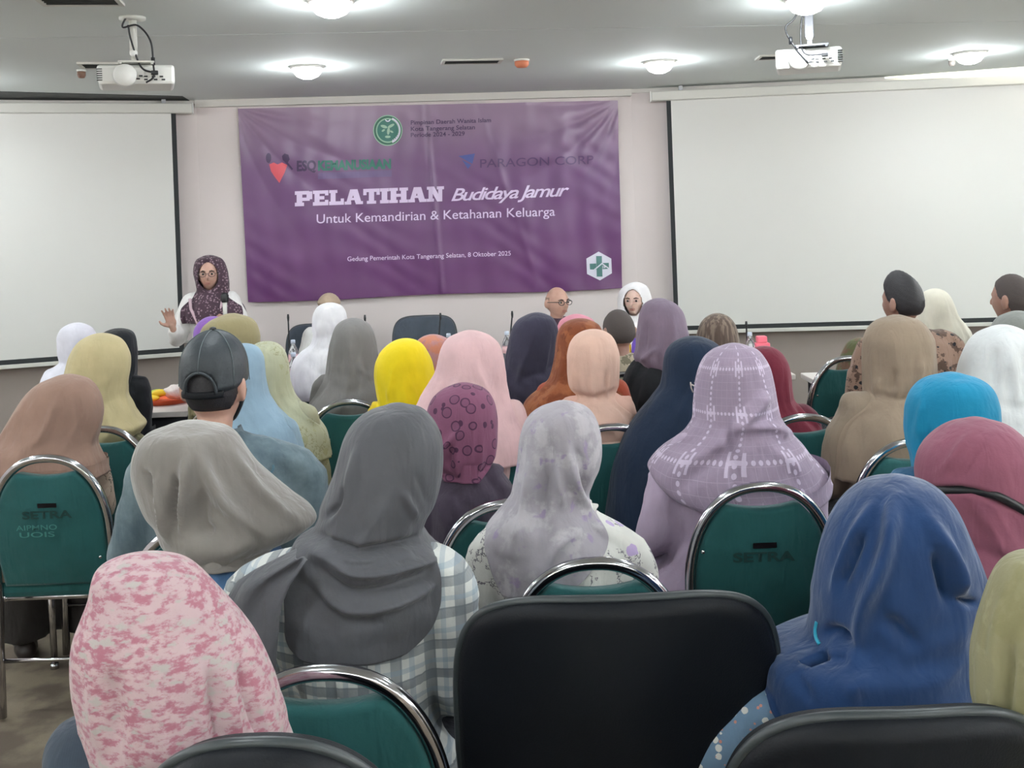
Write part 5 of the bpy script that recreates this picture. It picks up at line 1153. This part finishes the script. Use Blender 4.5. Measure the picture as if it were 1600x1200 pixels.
Fc = [(j*w_+i, j*w_+i+1, (j+1)*w_+i+1, (j+1)*w_+i) for j in range(NJ) for i in range(NI)]; Fc += [tuple(n_+q for q in f[::-1]) for f in Fc]
brd = [i for i in range(NI+1)]+[j*w_+NI for j in range(1, NJ+1)]+[NJ*w_+i for i in range(NI-1, -1, -1)]+[j*w_ for j in range(NJ-1, 0, -1)]
Fc += [(brd[k], n_+brd[k], n_+brd[(k+1) % len(brd)], brd[(k+1) % len(brd)]) for k in range(len(brd))]
link('scarf_end', arr_mesh('scarf_end', V1+V2, Fc), C('55565b', rough=.62), p.o); bm.free()
p = sitter('woman in a lilac white floral headscarf and a white leaf printed blouse', 660, (880, 631), [(632, 858, 902), (638, 842, 916), (650, 826, 928), (668, 816, 936), (690, 811, 940), (712, 809, 941), (735, 806, 937), (755, 802, 928), (772, 798, 922), (788, 788, 922), (803, 774, 932), (818, 762, 944), (830, 758, 947), (842, 758, 944), (858, 763, 930), (875, 768, 912), (895, 776, 890), (912, 786, 868)],
       C('a6a1a8', 'blotch', 'b2aeb3', '978ba4'), C('dcdcd6', 'sprig', '6c6870', 'b8a4cc'), seed=30, kf=3, amp=.004, ext=False, nseg=140, nrow=110, low='a8a2a8',
       trows=[(800, 790, 930), (830, 745, 985), (850, 728, 1012), (880, 722, 1028), (930, 722, 1032), (1000, 722, 1030)],
       folds=[([(860, 680), (850, 760), (845, 830)], 10, -.016), ([(885, 690), (900, 760), (925, 810)], 9, .014), ([(900, 700), (912, 740), (920, 790)], 6, -.016), ([(835, 700), (825, 780), (800, 860)], 10, .014), ([(862, 800), (850, 870), (830, 905)], 8, -.014), ([(905, 825), (870, 855), (850, 890)], 8, .012), ([(870, 720), (880, 800)], 7, .010)])
p = Person('woman in a lavender headscarf with white chain pattern and a lilac dress', 535, (1147, 540), hyaw=.55)
p.fit_top([(700, 1040, 1250), (735, 1012, 1275), (770, 1003, 1296), (810, 997, 1300), (860, 990, 1296), (930, 990, 1290), (1000, 990, 1290)]); p.body(C('b9a8be'), C('a898b0'), 'dress', seed=6, wrinkle=.004)
p.scarf([(541, 1128, 1168), (547, 1114, 1183), (560, 1100, 1195), (580, 1091, 1205), (605, 1086, 1211), (630, 1084, 1215), (652, 1083, 1220), (668, 1074, 1229), (682, 1058, 1240), (698, 1036, 1254), (714, 1020, 1266), (728, 1014, 1280), (740, 1022, 1292), (752, 1045, 1298)], C('9c8ca0', 'chain', 'd0c3d8', rough=.7), seed=31, kf=3, amp=.004, ext=False, hem=.07, nseg=150, nrow=120,
       folds=[([(1130, 690), (1180, 640), (1196, 610)], 12, .016), ([(1060, 745), (1110, 720), (1150, 700)], 10, -.014), ([(1140, 665), (1145, 710), (1160, 770)], 6, -.022), ([(1150, 670), (1210, 668), (1230, 685)], 8, .012), ([(1090, 660), (1060, 700)], 7, .010), ([(1200, 700), (1260, 730)], 9, .008)])
gl = p.glasses(plain('frame_clear', (200, 190, 182), .25), w_=.0022)
bm = bmesh.new(); q = [W(x, y, p.d+dd)-p.root for x, y, dd in ((1079, 600, .10), (1083, 602, .07), (1094, 607, .0))]; tube(bm, q, .0022, 8); tube(bm, [W(1079, 597, p.d+.1)-p.root, W(1080, 606, p.d+.1)-p.root, W(1083, 613, p.d+.1)-p.root], .0022, 8); from_bm('temple', bm, gl.data.materials[0], gl)
p = sitter('woman in a bright turquoise headscarf', 600, (1490, 586), [(587, 1468, 1512), (592, 1452, 1528), (603, 1436, 1545), (620, 1425, 1556), (642, 1420, 1562), (668, 1419, 1563), (692, 1421, 1562), (715, 1428, 1560), (740, 1430, 1570), (780, 1425, 1580)], C('1585ad'), '2c5c80', seed=32, kf=4, amp=.006,
       folds=[([(1445, 620), (1432, 690)], 8, .008), ([(1455, 660), (1440, 715)], 6, -.007)])
p = sitter('woman in a dusty mauve headscarf with a black cord across the back', 740, (1530, 657), [(658, 1508, 1552), (664, 1490, 1572), (678, 1468, 1592), (696, 1450, 1608), (715, 1440, 1622), (738, 1437, 1632), (758, 1440, 1640), (780, 1448, 1648), (805, 1458, 1665), (835, 1470, 1680), (870, 1480, 1690)], C('8d5567'), '7c4656', seed=33, kf=8, amp=.006, nrow=90,
       folds=[([(1520, 670), (1470, 740)], 7, .008), ([(1540, 690), (1500, 755)], 6, -.006), ([(1540, 800), (1570, 870)], 6, .008), ([(1445, 764), (1520, 768), (1600, 800)], 5, -.014)])
from mathutils.bvhtree import BVHTree
me = p.scarf_o.data; bv = BVHTree.FromPolygons([v.co for v in me.vertices], [tuple(q.vertices) for q in me.polygons])
P_ = [W(x, y, p.d) for x, y in ((1448, 764), (1462, 765), (1475, 766), (1490, 766), (1505, 766), (1522, 767), (1540, 770), (1555, 774), (1570, 780), (1588, 790), (1605, 800), (1622, 806))]
cam_l = Vector((0, 0, CAMH))-p.root; Q_ = []
for q in P_:
    h = bv.ray_cast(cam_l, (q-p.root-cam_l).normalized()); Q_.append(h[0]-(q-p.root-cam_l).normalized()*.003 if h[0] else q-p.root)
bm = bmesh.new(); tube(bm, catmull(Q_), .009, 8); from_bm('black_cord', bm, M['black'], p.o)
p = sitter('woman in a navy blue headscarf and blue floral blouse at the lower right', 880, (1405, 750), [(750, 1378, 1432), (756, 1358, 1452), (768, 1340, 1470), (788, 1320, 1488), (812, 1305, 1502), (840, 1294, 1514), (870, 1285, 1526), (900, 1279, 1536), (930, 1275, 1543), (960, 1273, 1542), (985, 1270, 1536), (998, 1256, 1532), (1008, 1215, 1528), (1020, 1192, 1526), (1045, 1188, 1524), (1075, 1190, 1522), (1100, 1204, 1520), (1125, 1235, 1518), (1150, 1262, 1516)],
       C('1e3d69', sheen=.3), C('6c87a0', 'floral', 'd8d8d2', 'c88878', scale=1.7), low='2c3440', seed=34, kf=3, amp=.004, ext=False, nseg=150, nrow=120, bx=1380, bmax=.14,
       trows=[(1000, 1295, 1525), (1035, 1265, 1540), (1050, 1200, 1560), (1080, 1145, 1580), (1120, 1103, 1590), (1160, 1072, 1600), (1210, 1038, 1610), (1300, 1030, 1610)],
       folds=[([(1400, 765), (1385, 860), (1350, 960)], 14, .022), ([(1370, 775), (1330, 850), (1300, 930)], 9, .014), ([(1350, 830), (1310, 920)], 8, -.014), ([(1440, 790), (1490, 880), (1500, 930)], 12, .016), ([(1460, 860), (1485, 950)], 9, -.014), ([(1495, 935), (1530, 945)], 6, -.014), ([(1360, 900), (1340, 1010), (1332, 1110)], 12, .014), ([(1380, 960), (1440, 1020)], 14, -.012), ([(1285, 1000), (1300, 985), (1340, 1012)], 8, -.018), ([(1230, 1040), (1270, 1100)], 7, -.008), ([(1290, 1018), (1330, 1016)], 6, .012)])
me = p.scarf_o.data; bv = BVHTree.FromPolygons([v.co for v in me.vertices], [tuple(q.vertices) for q in me.polygons]); cam_l = Vector((0, 0, CAMH))-p.root; Q_ = []
for x, y in ((1276, 972), (1274, 984), (1275, 996), (1280, 1006)):
    dr_ = (W(x, y, p.d)-p.root-cam_l).normalized(); h = bv.ray_cast(cam_l, dr_); Q_.append(h[0]-dr_*.002 if h[0] else W(x, y, p.d-.05)-p.root)
bm = bmesh.new(); tube(bm, catmull(Q_, 4), .0035, 8); from_bm('underscarf_edge', bm, C('38a6c4'), p.o)
p = sitter('woman in a pale olive headscarf cut off by the right edge', 1100, (1640, 872), [(874, 1615, 1665), (880, 1580, 1700), (895, 1558, 1722), (920, 1540, 1742), (955, 1528, 1756), (1000, 1520, 1764), (1050, 1516, 1768), (1100, 1515, 1766), (1150, 1518, 1768), (1210, 1522, 1775)], C('918c6b', 'blotch', '87825f', '969170'), '6e6a54', seed=35, kf=4, amp=.012,
       folds=[([(1560, 920), (1545, 1040)], 14, .012), ([(1580, 1000), (1560, 1180)], 10, -.014)])
p = sitter('woman in a pink and red mottled headscarf at the lower left', 1060, (222, 875), [(876, 195, 252), (882, 172, 280), (892, 156, 312), (908, 145, 338), (930, 138, 360), (960, 126, 384), (990, 115, 404), (1020, 110, 420), (1055, 109, 434), (1090, 112, 446), (1125, 118, 455), (1160, 126, 461), (1200, 134, 466)],
       C('bfa6a9', 'marl', 'a36a78', 'aba3a0', scale=1.5), C('38424e', 'denim', '2c343e', '4a5663'), low='22262c', seed=36, kf=4, amp=.006, bx=255, nseg=130, nrow=100, bmax=.15, push=False, topname='jacket', trows=[(1000, 90, 420), (1040, 76, 430), (1100, 68, 440), (1200, 64, 450), (1350, 60, 450)],
       folds=[([(330, 1040), (345, 1190)], 10, -.012), ([(375, 1030), (415, 1165)], 9, -.012), ([(352, 1040), (380, 1185)], 9, .009), ([(170, 1040), (178, 1190)], 20, -.008)])
# ------------------------------------------------------------------ the speakers at the front
p = Person('man in a beige flat cap at the speakers\' table behind the white headscarf', 215, (513, 456), face=math.pi+.35, skin='skin_dark'); p.zc -= .02; p.zs = p.zc/1.26
p.body(C('e0e0de'), C('3a3a40'), 'shirt', 'trousers'); p.add('hair', G_HAIR_SHORT, M['hair'])
flat = head_shell(lambda D: D[:, 2]-.34-.02*D[:, 1], .016, 0, .001, extra=lambda D: .012*D[:, 2]); p.add('cap', flat, C('b5a18c')); 
bm = bmesh.new(); R_ = []
for r_, z_ in ((0, .010), (.03, .004), (.045, -.006), (.03, -.006), (0, .0)):
    R_.append([bm.verts.new(HC+Vector((.078*math.sin(t), .088*math.cos(t)+r_*max(0, math.cos(t))+.008, .038+z_))) for t in np.linspace(-1.2, 1.2, 18)])
for a, b_ in zip(R_[:-1], R_[1:]):
    for k in range(17): bm.faces.new((a[k], a[k+1], b_[k+1], b_[k]))
p.piece('cap_peak', bm, C('b5a18c')); p.eyes()
p = Person('bald man with dark rimmed glasses at the speakers\' table', 225, (868, 446), face=math.pi+.55, skin='skin'); p.body(C('4a3846'), C('2a2a30'), 'shirt', 'trousers'); p.eyes(); p.glasses(M['black'], w_=.0025)
p.add('hair', head_shell(lambda D: np.where((D[:, 1] < .15) & (D[:, 2] < .35), hair_test(D), -1), .0025, 2, .0004), plain('cropped_hair', (150, 125, 112), .8))
p = Person('woman in a white headscarf facing the audience beside the banner, right of the bald man', 225, (992, 443), face=math.pi-.35, skin='skin_light'); p.fe = (.070, .096); p.body(C('e6e4e8'), C('d0ccd4')); p.eyes()
p.scarf([(443, 983, 1003), (448, 974, 1011), (458, 967, 1016), (472, 965, 1019), (488, 966, 1020), (500, 970, 1018), (512, 966, 1022), (530, 955, 1032), (550, 948, 1040)], C('eeecee'), seed=40, kf=4)
# the standing speaker
ARMS = {1: dict(sh=(.158, 0, .965), el=(.255, .06, .725), wr=(.245, .19, .800), dr=(.12, .28, 1), nr=(-.25, 1, -.25), side=-1, curl=.25, k=1.0),
        -1: dict(sh=(-.158, 0, .965), el=(-.245, .03, .745), wr=(-.185, .17, .80), dr=(.45, .45, .55), nr=(.7, -.3, -.3), side=1, curl=1.35, k=1.0)}
p = Person('standing woman speaking into a microphone, right hand raised, in a dark patterned headscarf', 225, (327, 400), bx=330, face=math.pi, hyaw=.12, skin='skin', dz=.2); p.fe = (.072, .098)
sb = remesh(body_bm(ARMS, .2, True), .0058, .35, 1); st = remesh(top_bm(ARMS, .2, .014), .011, .5, 4, .6); sk = remesh(skirt_bm(True, .2), .014, .4, 4, .6)
p.body(C('eceae8'), C('4a3a4c'), 'blouse', 'skirt', me=sb, topme=st, lowme=sk, seed=2); p.eyes(); p.glasses(M['black'], w_=.0016)
p.scarf([(401, 314, 337), (405, 307, 345), (414, 303, 351), (428, 302, 355), (442, 305, 357), (455, 307, 358), (463, 305, 360), (471, 296, 370), (480, 288, 380), (492, 288, 384), (502, 292, 380)], C('4a3843', 'dots', '8c7680', '6d5661', scale=1.15), seed=41, kf=5, hem=0, ext=False, name='headscarf', nseg=110, nrow=80)
bm = bmesh.new()                                        # pale scarf border hanging over the shoulders
for s_ in (-1, 1):
    tube(bm, [(s_*.13, .10, 1.185), (s_*.115, .135, 1.12), (s_*.075, .15, 1.05), (s_*.05, .155, .98)], [(.012, .012)]*4, 8)
p.piece('scarf_border', bm, C('c3a9b2'))
bm = bmesh.new(); a_ = W(365, 462, p.d); mb = Vector((a_.x, p.d-.235, 1.03)); mt_ = Vector((W(365, 456, p.d).x-.004, p.d-.215, 1.235))
tube(bm, [mb, mb.lerp(mt_, .7)], [.013, .016], 14); mo = from_bm('handheld_microphone', bm, M['case']); tag(mo, 'handheld microphone held by the standing speaker', 'microphone')
bm = bmesh.new(); tube(bm, [mb.lerp(mt_, .68), mb.lerp(mt_, .74), mb.lerp(mt_, .92), mt_], [.018, .026, .027, .014], 16); from_bm('grille', bm, M['black'], mo)

# the chairs under the rest of the seated audience (their backs are hidden by the people)
HAVE = ('dusty brown headscarf', 'olive top at the left', 'plain grey headscarf', 'dark circles', 'white leaf printed', 'white chain pattern', 'checked shirt', 'maroon headscarf', 'far green chair', 'peach headscarf', 'speakers', 'speaking into', 'facing the audience', 'coat left of', 'cut off by', 'navy blue headscarf', 'mottled headscarf')
INSIDE = ('purple dress', 'in front of the bald man', 'light pink', 'mauve grey headscarf', 'fuzzy', 'large white', 'long navy', 'navy blue', 'sage green')
for q in [o for o in COL.objects if o.get('category') == 'person']:
    if not any(h in q['label'] for h in HAVE):
        green_chair(q.location.x, q.location.y-(.0 if any(h in q['label'] for h in INSIDE) else .10), 'green banquet chair hidden under the seated person in front of it', group='chairs hidden by the people sitting on them')
